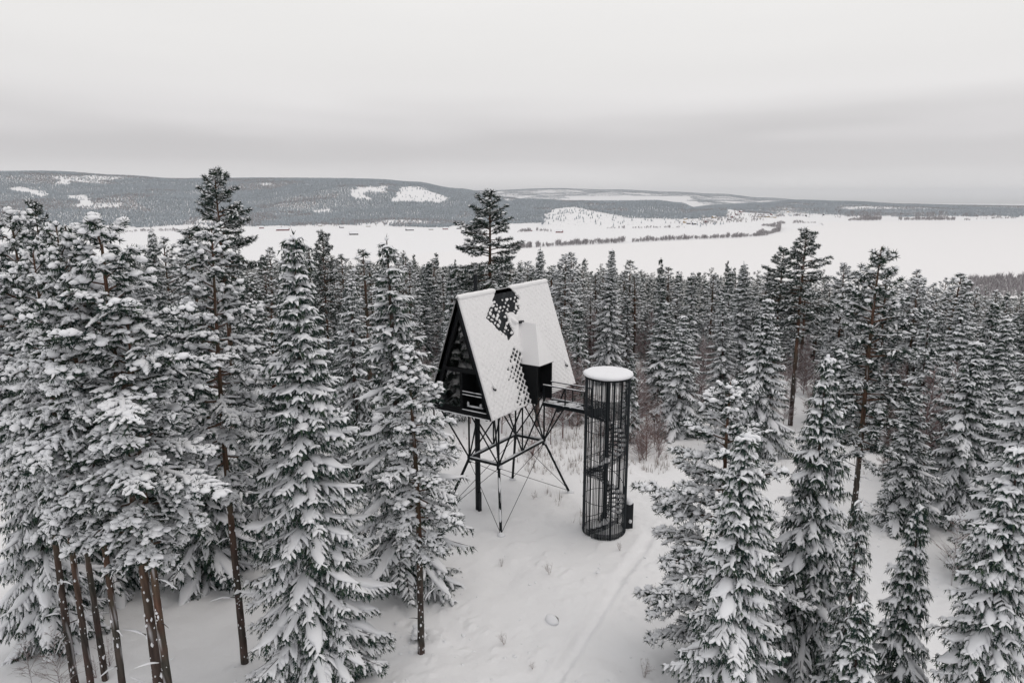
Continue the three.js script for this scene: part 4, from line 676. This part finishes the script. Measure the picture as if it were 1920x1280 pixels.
{ // steel stand: upper lattice, ring of beams, four splayed legs, stay cables, service column
  const RING = 3.8, A = { left: V(2.3, RING, -1.05), front: V(2.34, RING, 1.12), right: V(7.48, RING, 1.18), back: V(7.4, RING, -1.0) }, keys = ['left', 'front', 'right', 'back'];
  const footXZ = { left: [1.2, -2.35], front: [1.3, 1.98], right: [8.8, 2.5], back: [8.3, -1.85] }, foot = {};
  for (const k of keys) { const [x, z] = footXZ[k]; foot[k] = V(x, siteGround(x, z) - 0.12, z); }
  const under = FLOOR - 0.16;
  const bar = (name, a, b, r, mat = M.steel, snowy = false) => { const g = new GB(); g.tube([a, b], [r, r], 10); const m = mesh(name, g, mat, cabin); if (snowy) { const s = new GB(), rr = rng(Math.round(a.x * 91 + b.z * 37 + 500)), pp = []; for (let i = 0; i <= 10; i++) pp.push(a.clone().lerp(b, 0.04 + 0.92 * i / 10).addScaledVector(UPV, r * 0.75)); s.tube(pp, pp.map(() => r * (0.55 + rr() * 0.35)), 6, { noise: 0.15, rnd: rr, lift: 0.35, flat: 0.7 }); mesh('bar_snow', s, M.snow, m); } return m; };
  for (let i = 0; i < 4; i++) bar('ring_beam', A[keys[i]], A[keys[(i + 1) % 4]], 0.1, M.steel, true);
  for (const k of keys) {
    bar('leg', A[k], foot[k], 0.085, M.steel, k === 'front' || k === 'right');
    bar('upper_post', A[k], V(A[k].x, under, A[k].z), 0.06);
    const j = new GB(); j.tube([A[k].clone().addScaledVector(UPV, -0.28), A[k].clone().addScaledVector(UPV, 0.2)], [0.13, 0.13], 12); mesh('joint_collar', j, M.steel, cabin);
    const s = new GB(); s.blob(A[k].clone().addScaledVector(UPV, 0.0).add(V(0.02, -0.1, 0.13)), 0.14, 0.1, 0.12, ICO1, rng(A[k].x * 10 | 0), 0.2); s.blob(foot[k].clone().addScaledVector(UPV, 0.16), 0.24, 0.14, 0.24, ICO1, rng(3), 0.15); const sp2 = mesh('joint_snow', s, M.snow, cabin); sp2.userData.kind = 'stuff';
  }
  for (const [p, q, z] of [['front', 'right', 1.15], ['left', 'back', -1.02]]) {
    const mid = A[p].clone().lerp(A[q], 0.5), zt = z > 0 ? 1.55 : -1.55;
    bar('upper_post', mid, V(mid.x, under, z), 0.05);
    bar('brace', A[p], V(mid.x - 0.5, under, zt), 0.05); bar('brace', mid, V(A[q].x - 0.2, under, zt), 0.05); bar('brace', A[q], V(mid.x + 0.4, under, zt), 0.05); bar('brace', mid, V(A[p].x + 0.3, under, zt), 0.05);
    bar('brace', A[p], V(A[p].x - 1.6, under, zt * 1.25), 0.05);
    bar('brace', A[q], V(A[q].x + 1.5, under, zt * 1.25), 0.05);
  }
  bar('brace', A.left, V(2.2, under, 1.3), 0.045); bar('brace', A.front, V(2.2, under, -1.3), 0.045); bar('brace', A.back, V(7.5, under, 1.3), 0.045); bar('brace', A.right, V(7.5, under, -1.3), 0.045);
  bar('brace', A.right, V(5.9, FLOOR - 0.32, 3.7), 0.05);
  for (let i = 0; i < 4; i++) { const a = keys[i], b = keys[(i + 1) % 4]; for (const [p, q] of [[a, b], [b, a]]) { const g = new GB(); g.tube([A[p].clone().addScaledVector(UPV, -0.2), foot[q].clone().addScaledVector(UPV, 0.22)], [0.018, 0.018], 6); mesh('stay_cable', g, M.steel, cabin); } }
  const g = new GB(); g.tube([V(3.43, siteGround(3.43, -1.25) - 0.2, -1.25), V(3.43, FLOOR + 0.01, -1.25)], [0.17, 0.17], 18); mesh('service_column', g, M.metal, cabin);
  const b = new GB(), gy = siteGround(3.35, -1.2); b.box(3.18, 3.44, gy - 0.1, gy + 1.25, -1.08, -0.98); mesh('service_hatch', b, M.metal, cabin);
}
// ---------------------------------------------------------------- footbridge
{
  const t = thing('footbridge', 'narrow black steel footbridge with snow-lined rails joining cabin and stair tower', 'footbridge', [SITE[0], 0, SITE[2]], YAW), x0 = 4.82, x1 = 5.76, z0 = 2.68, z1 = 5.5, y = FLOOR - 0.08;
  for (const x of [x0, x1]) {
    const g = new GB(); g.box(x - 0.04, x + 0.04, y - 0.2, y + 0.02, z0, z1 + 0.1); mesh('side_beam', g, M.steel, t);
    const h = new GB(); h.tube([V(x, y + 1.1, z0 - 0.02), V(x, y + 1.1, z1)], [0.032, 0.032], 10); const rail = mesh('handrail', h, M.steel, t);
    const s = new GB(), rr = rng(x * 10 | 0), pp = []; for (let i = 0; i <= 14; i++) pp.push(V(x, y + 1.125, lerp(z0, z1 - 0.02, i / 14))); s.tube(pp, pp.map(() => 0.026 + rr() * 0.014), 6, { noise: 0.15, rnd: rr, lift: 0.4, flat: 0.8 }); mesh('rail_snow', s, M.snow, rail);
    for (const z of [z0 + 0.03, 4.2, z1 - 0.04]) { const p = new GB(); p.box(x - 0.028, x + 0.028, y + 0.021, y + 1.09, z - 0.028, z + 0.028); mesh('post', p, M.steel, t); }
    for (let k = 0; k < 9; k++) { const w = new GB(); w.tube([V(x, y + 0.12 + k * 0.105, z0), V(x, y + 0.12 + k * 0.105, z1)], [0.006, 0.006], 5); mesh('rail_wire', w, M.steel, t); }
    const e = new GB(), re = rng(40 + x), pe = []; for (let i = 0; i <= 12; i++) pe.push(V(x, y + 0.04, lerp(z0 + 0.05, z1 - 0.02, i / 12))); e.tube(pe, pe.map(() => 0.035 + re() * 0.02), 6, { noise: 0.2, rnd: re, flat: 0.7, lift: 0.2 }); mesh('edge_snow', e, M.snow, t);
  }
  for (let k = 0; k < 18; k++) { const z = z0 + 0.02 + k * 0.157, g = new GB(); g.box(x0 + 0.045, x1 - 0.045, y - 0.03, y + 0.005, z, z + 0.13); mesh('deck_plank', g, M.galvanised, t); }
  const s = new GB(), rr = rng(9); for (let k = 0; k < 26; k++) s.blob(V(lerp(x0 + 0.12, x1 - 0.12, rr()), y + 0.012, lerp(z0 + 0.2, z1 - 0.1, rr())), 0.08 + rr() * 0.14, 0.03, 0.1 + rr() * 0.2, OCT1, rr, 0.2); const fs = mesh('deck_snow', s, M.snow, t); fs.userData.kind = 'stuff';
  const br = new GB(); br.box(x0 - 0.05, x1 + 0.05, y - 0.42, y - 0.205, 3.62, 3.78); mesh('cross_beam', br, M.steel, t);
}
// ---------------------------------------------------------------- spiral stair tower
{
  const [tx, tz] = siteTo(5.3, 6.72), g0 = terrain(tx, tz), top = 9.55 - g0, RAD = 1.28, deck = FLOOR - 0.08 - g0;
  const t = thing('stair_tower', 'round black cage of upright bars round a spiral stair, with flat snow cap', 'stair tower', [tx, g0 - 0.1, tz], YAW);
  const bridgeA = Math.atan2(-1, 0);   // the bridge arrives from local -z
  const towerSteel = std('weathered black steel', [0.034, 0.04, 0.045], { roughness: 0.6 }), N = 82, barGeo = new THREE.CylinderGeometry(0.018, 0.018, top, 6); barGeo.translate(0, top / 2, 0);
  const rr = rng(61);
  for (let i = 0; i < N; i++) { const a = (i + (rr() - 0.5) * 0.5) / N * 6.283, gap = Math.abs(Math.atan2(Math.sin(a - bridgeA), Math.cos(a - bridgeA))); if (gap < 0.36) { const b = mesh('cage_bar', barGeo, towerSteel, t); b.position.set(Math.cos(a) * RAD, 0, Math.sin(a) * RAD); b.scale.y = (deck - 0.25) / top; continue; } const b = mesh('cage_bar', barGeo, towerSteel, t); b.position.set(Math.cos(a) * RAD, 0, Math.sin(a) * RAD); }
  for (let i = 0; i < 6; i++) { const a = i / 6 * 6.283 + 0.3, g = new THREE.BoxGeometry(0.09, top, 0.05); g.rotateY(-a); g.translate(Math.cos(a) * (RAD - 0.04), top / 2, Math.sin(a) * (RAD - 0.04)); mesh('cage_post', g, M.steel, t); }
  for (const y of [0.12, 2.15, 4.3, 6.45, top - 0.03]) { const g = new THREE.TorusGeometry(RAD + 0.012, 0.018, 6, 64); g.rotateX(Math.PI / 2); g.translate(0, y, 0); mesh('cage_ring', g, M.steel, t); }
  const col = new THREE.CylinderGeometry(0.11, 0.11, top, 16); col.translate(0, top / 2, 0); mesh('centre_column', col, M.steel, t);
  // treads: wedge plates winding up to the deck
  const turns = -1.86, nT = 37, a0 = 3.76;
  const wedge = (r0, r1, da, h) => { const g = new GB(), n = 4, P = []; for (let i = 0; i <= n; i++) { const a = da * (i / n - 0.5); P.push([Math.cos(a), Math.sin(a)]); } for (const y of [h, 0]) { for (let i = 0; i < n; i++) { const q = [[r0, i], [r1, i], [r1, i + 1], [r0, i + 1]].map(([r, k]) => g.v(P[k][0] * r, y, P[k][1] * r)); y ? g.quad(q[3], q[2], q[1], q[0]) : g.quad(...q); } } for (let i = 0; i < n; i++) { const q = [[h, i], [h, i + 1], [0, i + 1], [0, i]].map(([y, k]) => g.v(P[k][0] * r1, y, P[k][1] * r1)); g.quad(...q); } for (const i of [0, n]) { const q = [[r0, 0], [r1, 0], [r1, h], [r0, h]].map(([r, y]) => g.v(P[i][0] * r, y, P[i][1] * r)); g.quad(...q); } return g.build(); };
  const plate = wedge(0.1, RAD - 0.12, 6.283 * 1.86 / nT * 0.96, 0.035), lump = wedge(0.75, RAD - 0.13, 6.283 * 1.86 / nT * 0.9, 0.07), thin = wedge(0.25, RAD - 0.14, 6.283 * 1.86 / nT * 0.85, 0.03);
  const walk = []; 
  for (let i = 0; i < nT; i++) {
    const f = (i + 0.5) / nT, a = a0 + f * turns * 6.283, y = 0.2 + f * (deck - 0.25); walk.push([a, y]);
    const b = mesh('tread', plate, M.galvanised, t); b.position.set(0, y, 0); b.rotation.y = -a;
    const s = mesh('tread_snow', rr() < 0.55 ? lump : thin, M.snow, b); s.position.y = 0.036;
  }
  // spiral balustrade and stringer of perforated sheet
  const ribbon = (rad, lo, hi, mat, name) => { const g = new GB(); g.hasU = true; let pa, pb; const n = 140; for (let i = 0; i <= n; i++) { const f = i / n, a = a0 + f * turns * 6.283, y = 0.15 + f * (deck - 0.25), A = g.v(Math.cos(a) * rad, y + lo, Math.sin(a) * rad), B = g.v(Math.cos(a) * rad, y + hi, Math.sin(a) * rad), uu = f * turns * 6.283 * rad / 0.2; g.u.push(uu, lo / 0.2, uu, hi / 0.2); if (i) g.quad(pa, A, B, pb); pa = A; pb = B; } return mesh(name, g, mat, t); };
  ribbon(RAD - 0.1, -0.2, 0.12, M.perforated, 'stringer'); ribbon(0.34, -0.05, 0.75, M.perforated, 'inner_balustrade');
  { const pts = []; for (let i = 0; i <= 120; i++) { const f = i / 120, a = a0 + f * turns * 6.283; pts.push(V(Math.cos(a) * (RAD - 0.14), 1.1 + f * (deck - 0.25), Math.sin(a) * (RAD - 0.14))); } const g = new GB(); g.tube(pts, pts.map(() => 0.02), 6); mesh('stair_handrail', g, M.steel, t); }
  // landing in front of the bridge with a perforated guard panel
  const land = wedge(0.11, RAD - 0.1, 2.0, 0.05), l = mesh('landing', land, M.galvanised, t); l.position.y = deck - 0.06; l.rotation.y = -(bridgeA - 0.15);
  { const g = new GB(); g.hasU = true; let pa, pb; for (let i = 0; i <= 24; i++) { const a = bridgeA - 2.75 + i / 24 * 2.2, A = g.v(Math.cos(a) * (RAD - 0.07), deck - 0.05, Math.sin(a) * (RAD - 0.07)), B = g.v(Math.cos(a) * (RAD - 0.07), deck + 1.05, Math.sin(a) * (RAD - 0.07)), u = i / 24 * 2.2 * RAD / 0.2; g.u.push(u, 0, u, 5.5); if (i) g.quad(pa, A, B, pb); pa = A; pb = B; } mesh('guard_panel', g, M.perforated, t); }
  // low perforated skirt round the foot
  { const g = new GB(); g.hasU = true; let pa, pb; for (let i = 0; i <= 40; i++) { const a = 0.5 + i / 40 * 2.7, A = g.v(Math.cos(a) * (RAD - 0.05), 0, Math.sin(a) * (RAD - 0.05)), B = g.v(Math.cos(a) * (RAD - 0.05), 0.35 + 0.5 * i / 40 * 0, Math.sin(a) * (RAD - 0.05)), u = i / 40 * 2.7 * RAD / 0.2; g.u.push(u, 0, u, 2); if (i) g.quad(pa, A, B, pb); pa = A; pb = B; } mesh('base_skirt', g, M.perforated, t); }
  const disc = new THREE.CylinderGeometry(RAD + 0.06, RAD + 0.06, 0.05, 56); disc.translate(0, top + 0.025, 0); const roof = mesh('roof_disc', disc, M.metal, t);
  const prof = [[0, 0.26], [0.5, 0.262], [1.0, 0.255], [1.25, 0.24], [1.37, 0.2], [1.42, 0.13], [1.41, 0.06], [1.33, 0.01], [0, 0.005]].map(([r, y]) => new THREE.Vector2(r, y)), cap = new THREE.LatheGeometry(prof.reverse(), 64), cpn = cap.attributes.position;
  for (let i = 0; i < cpn.count; i++) { const x = cpn.getX(i), y = cpn.getY(i), z = cpn.getZ(i), n = fbm(x * 2.2 + 5, z * 2.2, 3); cpn.setXYZ(i, x * (1 + n * 0.03), y * (1 + n * 0.16), z * (1 + n * 0.03)); } cap.computeVertexNormals(); cap.translate(0, top + 0.05, 0); mesh('snow_cap', cap, M.snow, roof);
  // upright sheet-metal box behind the tower
  const [bx, bz] = siteTo(6.42, 7.78), by = terrain(bx, bz), box = thing('meter_box', 'upright black metal box with a snow cap at the foot of the stair tower', 'utility box', [bx, by - 0.1, bz], 0.2);
  const q = new GB(); q.box(-0.24, 0.24, 0, 1.75, -0.2, 0.2); mesh('housing', q, M.metal, box); const w = new GB(); w.box(-0.2, 0.2, 0.2, 1.66, 0.2, 0.215); mesh('housing_door', w, M.metal, box); const sc = new GB(); sc.blob(V(0, 1.82, 0), 0.3, 0.2, 0.28, ICO1, rng(12), 0.1); mesh('snow_cap', sc, M.snow, box); const sl = new GB(); sl.blob(V(0.05, 0.62, 0.25), 0.1, 0.14, 0.07, ICO1, rng(13), 0.15); mesh('stuck_snow', sl, M.snow, box);
}
// ---------------------------------------------------------------- leafless saplings, shrubs, stones, stalks
const BARE = { birchA: bare({ H: 4.6, seed: 201, spread: 0.36, limbs: 40, thick: 0.03 }), birchB: bare({ H: 5.2, seed: 202, spread: 0.3, limbs: 44, thick: 0.034, frost: 0.3 }), larch: bare({ H: 5.5, seed: 203, spread: 0.24, limbs: 60, thick: 0.035, color: [0.17, 0.105, 0.09] }), shrubA: bare({ H: 1.3, seed: 204, spread: 0.4, limbs: 22, stems: 4, thick: 0.012 }), shrubB: bare({ H: 2.0, seed: 205, spread: 0.35, limbs: 40, stems: 6, thick: 0.013, color: [0.16, 0.11, 0.1] }), thicket: bare({ H: 2.6, seed: 206, spread: 0.34, limbs: 80, stems: 9, thick: 0.021, color: [0.24, 0.155, 0.145], frost: 0.2 }) };
function sprout(kind, p, h, label, category, name, group, turn) { const k = BARE[kind], g = thing(name, label, category, [p.x, p.y, p.z], turn, group); mesh('stems', k.trunk, M.twig, g); if (k.snow) { const s = mesh('snow_load', k.snow, M.snow, g); s.userData.kind = 'stuff'; } g.scale.setScalar(h / k.H); return g; }
for (const [kind, px, py, h, label, category, name] of [
  ['birchA', 1785, 1098, 4.2, 'bare birch sapling with a pale trunk between the small pointed spruce and the full spruce', 'birch', 'birch_sapling'],
  ['birchA', 115, 1320, 3.6, 'bare frosted sapling in front of the clump of orange trunks', 'sapling', 'birch_sapling'],
  ['birchA', 60, 1285, 2.6, 'small bare sapling outside the clump of orange trunks', 'sapling', 'birch_sapling'],
  ['shrubB', 205, 1248, 1.6, 'bare bush between two orange pine trunks', 'shrub', 'bare_shrub'],
  ['larch', 1212, 864, 5.4, 'reddish leafless larch sapling just beyond the stair tower', 'larch', 'larch_sapling'],
  ['larch', 1232, 846, 4.6, 'second reddish leafless larch sapling, slightly behind the first one', 'larch', 'larch_sapling'],
  ['birchB', 1345, 742, 6.2, 'slender leafless birch on the far side of the small clearing', 'birch', 'birch_sapling'],
  ['birchB', 1742, 900, 6.0, 'tangled leafless birch beside the snow-striped spruce', 'birch', 'birch_sapling'],
  ['birchB', 1700, 880, 5.4, 'violet grey leafless birch behind the mound of snow', 'birch', 'birch_sapling'],
  ['birchA', 1545, 772, 6.0, 'frosted leafless birch in front of the pointed pine', 'birch', 'birch_sapling'],
  ['shrubA', 1030, 1076, 1.1, 'small bare shrub with upright stems on the open snow below the cabin', 'shrub', 'bare_shrub'],
  ['shrubA', 945, 1208, 1.0, 'twiggy bare shrub on the open snow, farthest from the stair tower', 'shrub', 'bare_shrub'],
  ['shrubA', 941, 1062, 0.7, 'pair of thin stalks poking out of the snow by the cabin feet', 'shrub', 'bare_shrub'],
  ['shrubA', 998, 1254, 0.6, 'tiny bare shrub beside the trodden path', 'shrub', 'bare_shrub'],
  ['shrubA', 1232, 1125, 1.3, 'thin upright stems between the path and the broad young pine', 'shrub', 'bare_shrub'],
  ['shrubA', 1163, 1032, 0.8, 'short stems in the snow at the foot of the stair tower', 'shrub', 'bare_shrub'],
  ['shrubA', 1000, 935, 0.9, 'bare shrub in the snow under the cabin between its feet', 'shrub', 'bare_shrub'],
  ['shrubA', 180, 1270, 1.4, 'clump of bare stems among the orange pine trunks', 'shrub', 'bare_shrub'],
  ['shrubB', 655, 930, 1.8, 'bare reddish shrub in the snowy gap between the two tall spruces', 'shrub', 'bare_shrub'],
  ['shrubB', 1010, 850, 2.0, 'frosted shrub right behind the cabin legs', 'shrub', 'bare_shrub'],
  ['shrubA', 1208, 1270, 1.2, 'bare stems under the snow-weighed arm of the broad young pine', 'shrub', 'bare_shrub'],
]) sprout(kind, onGround(px, py), h, label, category, name, null, px * 0.37);
{ // reddish thicket of saplings round the clearing
  const r = rng(301);
  for (let i = 0; i < 150; i++) {
    const side = r(); const px = side < 0.3 ? 1170 + r() * 125 : side < 0.55 ? 985 + r() * 320 : side < 0.8 ? 1290 + r() * 280 : 1640 + r() * 280, py = side < 0.3 ? 735 + r() * 130 : side < 0.55 ? 700 + r() * 160 : side < 0.8 ? 690 + r() * 90 : 790 + r() * 120;
    if (px > 1240 && px < 1330 && py > 790) continue;
    const p = onGround(px, py), th = r() < 0.72, h = th ? 1.5 + r() * 1.6 : 3.2 + r() * 2.6, rank = py > 800 ? ' near the open snow' : ' near the wood edge', where = (px < 1090 ? 'behind the cabin legs' : px < 1200 ? 'behind the stair tower' : px < 1300 ? 'beyond the stair tower' : px < 1420 ? 'behind the broad young pine' : px < 1560 ? 'behind the dark full spruce' : px < 1780 ? 'behind the snow mound' : 'above the bare birch') + rank;
    sprout(th ? 'thicket' : r() < 0.5 ? 'birchB' : 'larch', p, h, (th ? h > 2.3 ? 'tall reddish thicket of leafless stems ' : 'low reddish thicket of leafless stems ' : 'thin leafless sapling in the snow ') + where, th ? 'thicket' : 'sapling', th ? 'bare_thicket' : 'bare_sapling', (th ? h > 2.3 ? 'tall thickets ' : 'low thickets ' : 'saplings ') + where, r() * 6);
  }
}
{ // taller leafless birches standing among the conifers
  const r = rng(411), fogB = [bare({ H: 8, seed: 211, spread: 0.27, limbs: 100, twigs: 9, thick: 0.07, frost: 0.34, color: [0.23, 0.16, 0.155] }), bare({ H: 8, seed: 212, spread: 0.33, limbs: 110, twigs: 9, thick: 0.064, frost: 0.4, color: [0.24, 0.17, 0.165] })]; BARE.tallA = fogB[0]; BARE.tallB = fogB[1];
  let n = 0; for (let i = 0; i < 900 && n < 160; i++) {
    const a = (r() * 76 - 34) / 57.3, d = 48 + r() * 62, x = Math.sin(a) * d, z = -Math.cos(a) * d; if ((x > -14 && x < 8 && z > -54) || (inClear(x, z) && r() > 0.12)) continue; if (vnoise(x * 0.07 + 9, z * 0.07) < -0.05) continue; n++;
    const c = colOf(x, z), place = c < 520 ? 'behind the pine clump' : c < 860 ? 'behind the two tall spruces' : c < 1085 ? 'behind the cabin' : c < 1400 ? 'beyond the stair tower' : c < 1700 ? 'behind the broad young pine' : 'behind the small pointed spruce', k = r() < 0.5 ? 'tallA' : 'tallB';
    sprout(k, V(x, terrain(x, z), z), 4.5 + r() * 5, (k === 'tallA' ? 'narrow' : 'spreading') + ' frosted leafless birch among the conifers ' + place, 'birch', 'birch_tree', (k === 'tallA' ? 'narrow' : 'spreading') + ' birches ' + place, r() * 6);
  }
}
{ // slender leafless birches on the rim of the small clearing
  const r = rng(515);
  for (let i = 0; i < 34; i++) { const px = 1175 + r() * 350, py = 700 + r() * 110, far = py < 750, h = 3 + r() * 3.2, k = r() < 0.5 ? 'tallA' : 'tallB'; sprout(k, onGround(px, py), h, (h > 4.6 ? 'tall' : 'short') + ' slender reddish birch ' + (px < 1300 ? 'between stair tower and wood edge' : px < 1420 ? 'behind the broad young pine' : 'at the clearing rim by the broad spruce') + (far ? ', farther back' : ', farther forward'), 'birch', 'birch_sapling', (h > 4.6 ? 'tall' : 'short') + ' birches of the small clearing, ' + (px < 1300 ? 'tower side' : px < 1420 ? 'pine side' : 'spruce side') + (far ? ' back' : ' front'), r() * 6); }
}
{ // dry stalks
  const g = new GB(), r = rng(7); for (let k = 0; k < 7; k++) { const a = r() * 6.28, q = r() * 0.12, c = [[0.2, 0.15, 0.12], [0.14, 0.11, 0.1], [0.3, 0.26, 0.24]][k % 3]; g.spike(V(Math.cos(a) * q, -0.05, Math.sin(a) * q), V(Math.cos(a) * 0.25, 1, Math.sin(a) * 0.25).normalize(), 0.35 + r() * 0.75, 0.008, V(-Math.sin(a), 0, Math.cos(a)), c); }
  const list = []; for (let i = 0; i < 1500; i++) { const far = r() < 0.86, px = far ? (r() < 0.7 ? 970 + r() * 330 : 640 + r() * 1280) : 860 + r() * 330, py = far ? 745 + r() * 145 : 890 + r() * 100, p = onGround(px, py); if (p.length() > 110 || Math.hypot(p.x - 0.3, p.z + 41) < 2 || vnoise(p.x * 0.4, p.z * 0.4) < (far ? -0.2 : 0.45)) continue; list.push([p.x, p.y, p.z, 0.6 + r() * 0.9, 0.8 + r() * 0.6, r() * 6, null]); }
  instances('dry_stalks', g.build(), M.twig, list, 'dry grass stalks sticking out of the snow round the clearing', 'grass');
}
{ // clods of snow fallen from the boughs
  const r = rng(66), g = new GB(); g.blob(V(0, 0, 0), 1, 0.7, 1, ICO1, r, 0.25); const list = [];
  for (let i = 0; i < 700; i++) { const px = r() * 1920, py = 880 + r() * 420, p = onGround(px, py); if (vnoise(p.x * 0.35, p.z * 0.35) < 0.05) continue; const s = 0.025 + r() * r() * 0.1; list.push([p.x, p.y, p.z, s, s * (0.8 + r() * 0.6), r() * 6, null]); }
  instances('snow_clods', g.build(), M.snow, list, 'small clods of fallen snow scattered on the ground', 'snow clods');
}
{ // a stone under snow by the path, two clods
  const p = onGround(1035, 1163), st = thing('boulder', 'rounded stone under a cap of snow beside the trodden path', 'stone', [p.x, p.y - 0.1, p.z], 0.6), a = new GB(), b = new GB();
  a.blob(V(0.05, 0.05, 0.04), 0.3, 0.26, 0.26, ICO1, rng(2), 0.15); mesh('stone', a, M.stone, st); b.blob(V(-0.04, 0.14, 0), 0.42, 0.22, 0.29, sphereShape('ico', 1), rng(3), 0.13); mesh('snow_cap', b, M.snow, st);
  const q = onGround(785, 1200), bu = thing('buried_bush', 'small bush buried in snow at the foot of the slim pine', 'bush', [q.x, q.y, q.z]), c = new GB(), d = new GB(), r = rng(6);
  for (let k = 0; k < 60; k++) { const e = V(r() - 0.5, r() * 0.8, r() - 0.5).normalize(); c.spike(V((r() - 0.5) * 0.4, 0.1, (r() - 0.5) * 0.4), e, 0.35 + r() * 0.25, 0.02, V(e.z, 0, -e.x).normalize(), greens[k % 4]); } mesh('foliage', c, M.needles, bu);
  for (let k = 0; k < 9; k++) d.blob(V((r() - 0.5) * 0.5, 0.25 + r() * 0.3, (r() - 0.5) * 0.5), 0.14 + r() * 0.08, 0.12, 0.14, ICO1, r, 0.15); const ss_ = mesh('snow_load', d, M.snow, bu); ss_.userData.kind = 'stuff';
}
// ---------------------------------------------------------------- farms and village on the far side
function house(px, py, w, d, h, wallMat, label, name, turn = 0, group = null, windows = 2) {
  w *= 1.15; d *= 1.3; h *= 0.85; const p = onGround(px, py), t = thing(name, label, name.replace('_', ' ').split(' ').pop(), [p.x, p.y - 0.3, p.z], turn, group), a = new GB(), ri = d * 0.42;
  const A = [[-d / 2, 0], [d / 2, 0], [d / 2, h], [0, h + ri], [-d / 2, h]], g = extrude(A, w); g.applyMatrix4(basis(V(0, 0, 1), V(0, 1, 0), V(-1, 0, 0), V(w / 2, 0, 0))); mesh('wall', g, wallMat, t);
  const R = extrude([[-d / 2 - 0.5, h - 0.35], [0, h + ri + 0.06], [d / 2 + 0.5, h - 0.35], [d / 2 + 0.5, h], [0, h + ri + 0.5], [-d / 2 - 0.5, h]], w + 0.8); R.applyMatrix4(basis(V(0, 0, 1), V(0, 1, 0), V(-1, 0, 0), V(w / 2 + 0.4, 0, 0))); mesh('snowy_roof', R, M.snow, t);
  for (let k = 0; k < windows; k++) { const b = new GB(), x = lerp(-w / 2, w / 2, (k + 0.5) / windows); b.box(x - 0.8, x + 0.8, h * 0.35, h * 0.75, d / 2 + 0.01, d / 2 + 0.06); mesh('window', b, M.paleWall, t); }
  return t;
}
house(530, 432, 42, 16, 6, M.redWall, 'long red barn with snowy roof on the far field below the ridge', 'red_barn', 0.15, null, 0);
house(490, 428, 16, 10, 5, M.redWall, 'small red shed standing apart from the long red barn', 'red_shed', 0.4, null, 1);
house(663, 440, 26, 16, 6, M.darkWall, 'snow-roofed farmhouse nearest the lake field', 'farmhouse', 0.3, null, 2);
house(1049, 408 + 28, 22, 12, 6, M.redWall, 'red farmhouse among trees in the middle of the white field', 'farmhouse', -0.3, null, 2);
house(992, 433, 20, 11, 5, M.redWall, 'dark red barn beside the field copse', 'red_barn', 0.2, null, 1);
{ const r = rng(88);
  for (const [px, py, w, m] of [[768, 432, 30, 0], [808, 431, 18, 1], [835, 430, 20, 2], [860, 429, 16, 0], [600, 424, 14, 1], [640, 427, 16, 0], [690, 425, 18, 1], [885, 428, 14, 0]]) house(px, py, w * 0.9, 10, 5, [M.darkWall, M.paleWall, M.redWall][m], ['dark boarded', 'pale boarded', 'red boarded'][m] + ' farm building with snowy roof in the row of farms below the ridge', 'farm_building', r() - 0.5, 'row of farms below the ridge', 2);
  for (let i = 0; i < 34; i++) { const px = 1275 + r() * 270, py = lerp(425, 404, clamp((px - 1275) / 260, 0, 1)) - r() * 18, m = r() * 4 | 0; house(px, py, 10 + r() * 10, 8 + r() * 3, 4.5 + r() * 2, [M.darkWall, M.paleWall, M.redWall, M.yellowWall][m], ['dark', 'pale', 'red', 'ochre'][m] + ' village house with snowy roof above the headland', 'village_house', r() * 3, 'village houses above the headland', 2); }
}
scene.fog = new THREE.FogExp2(0xdde1e8, 0.000034);
renderer.render(scene, camera);
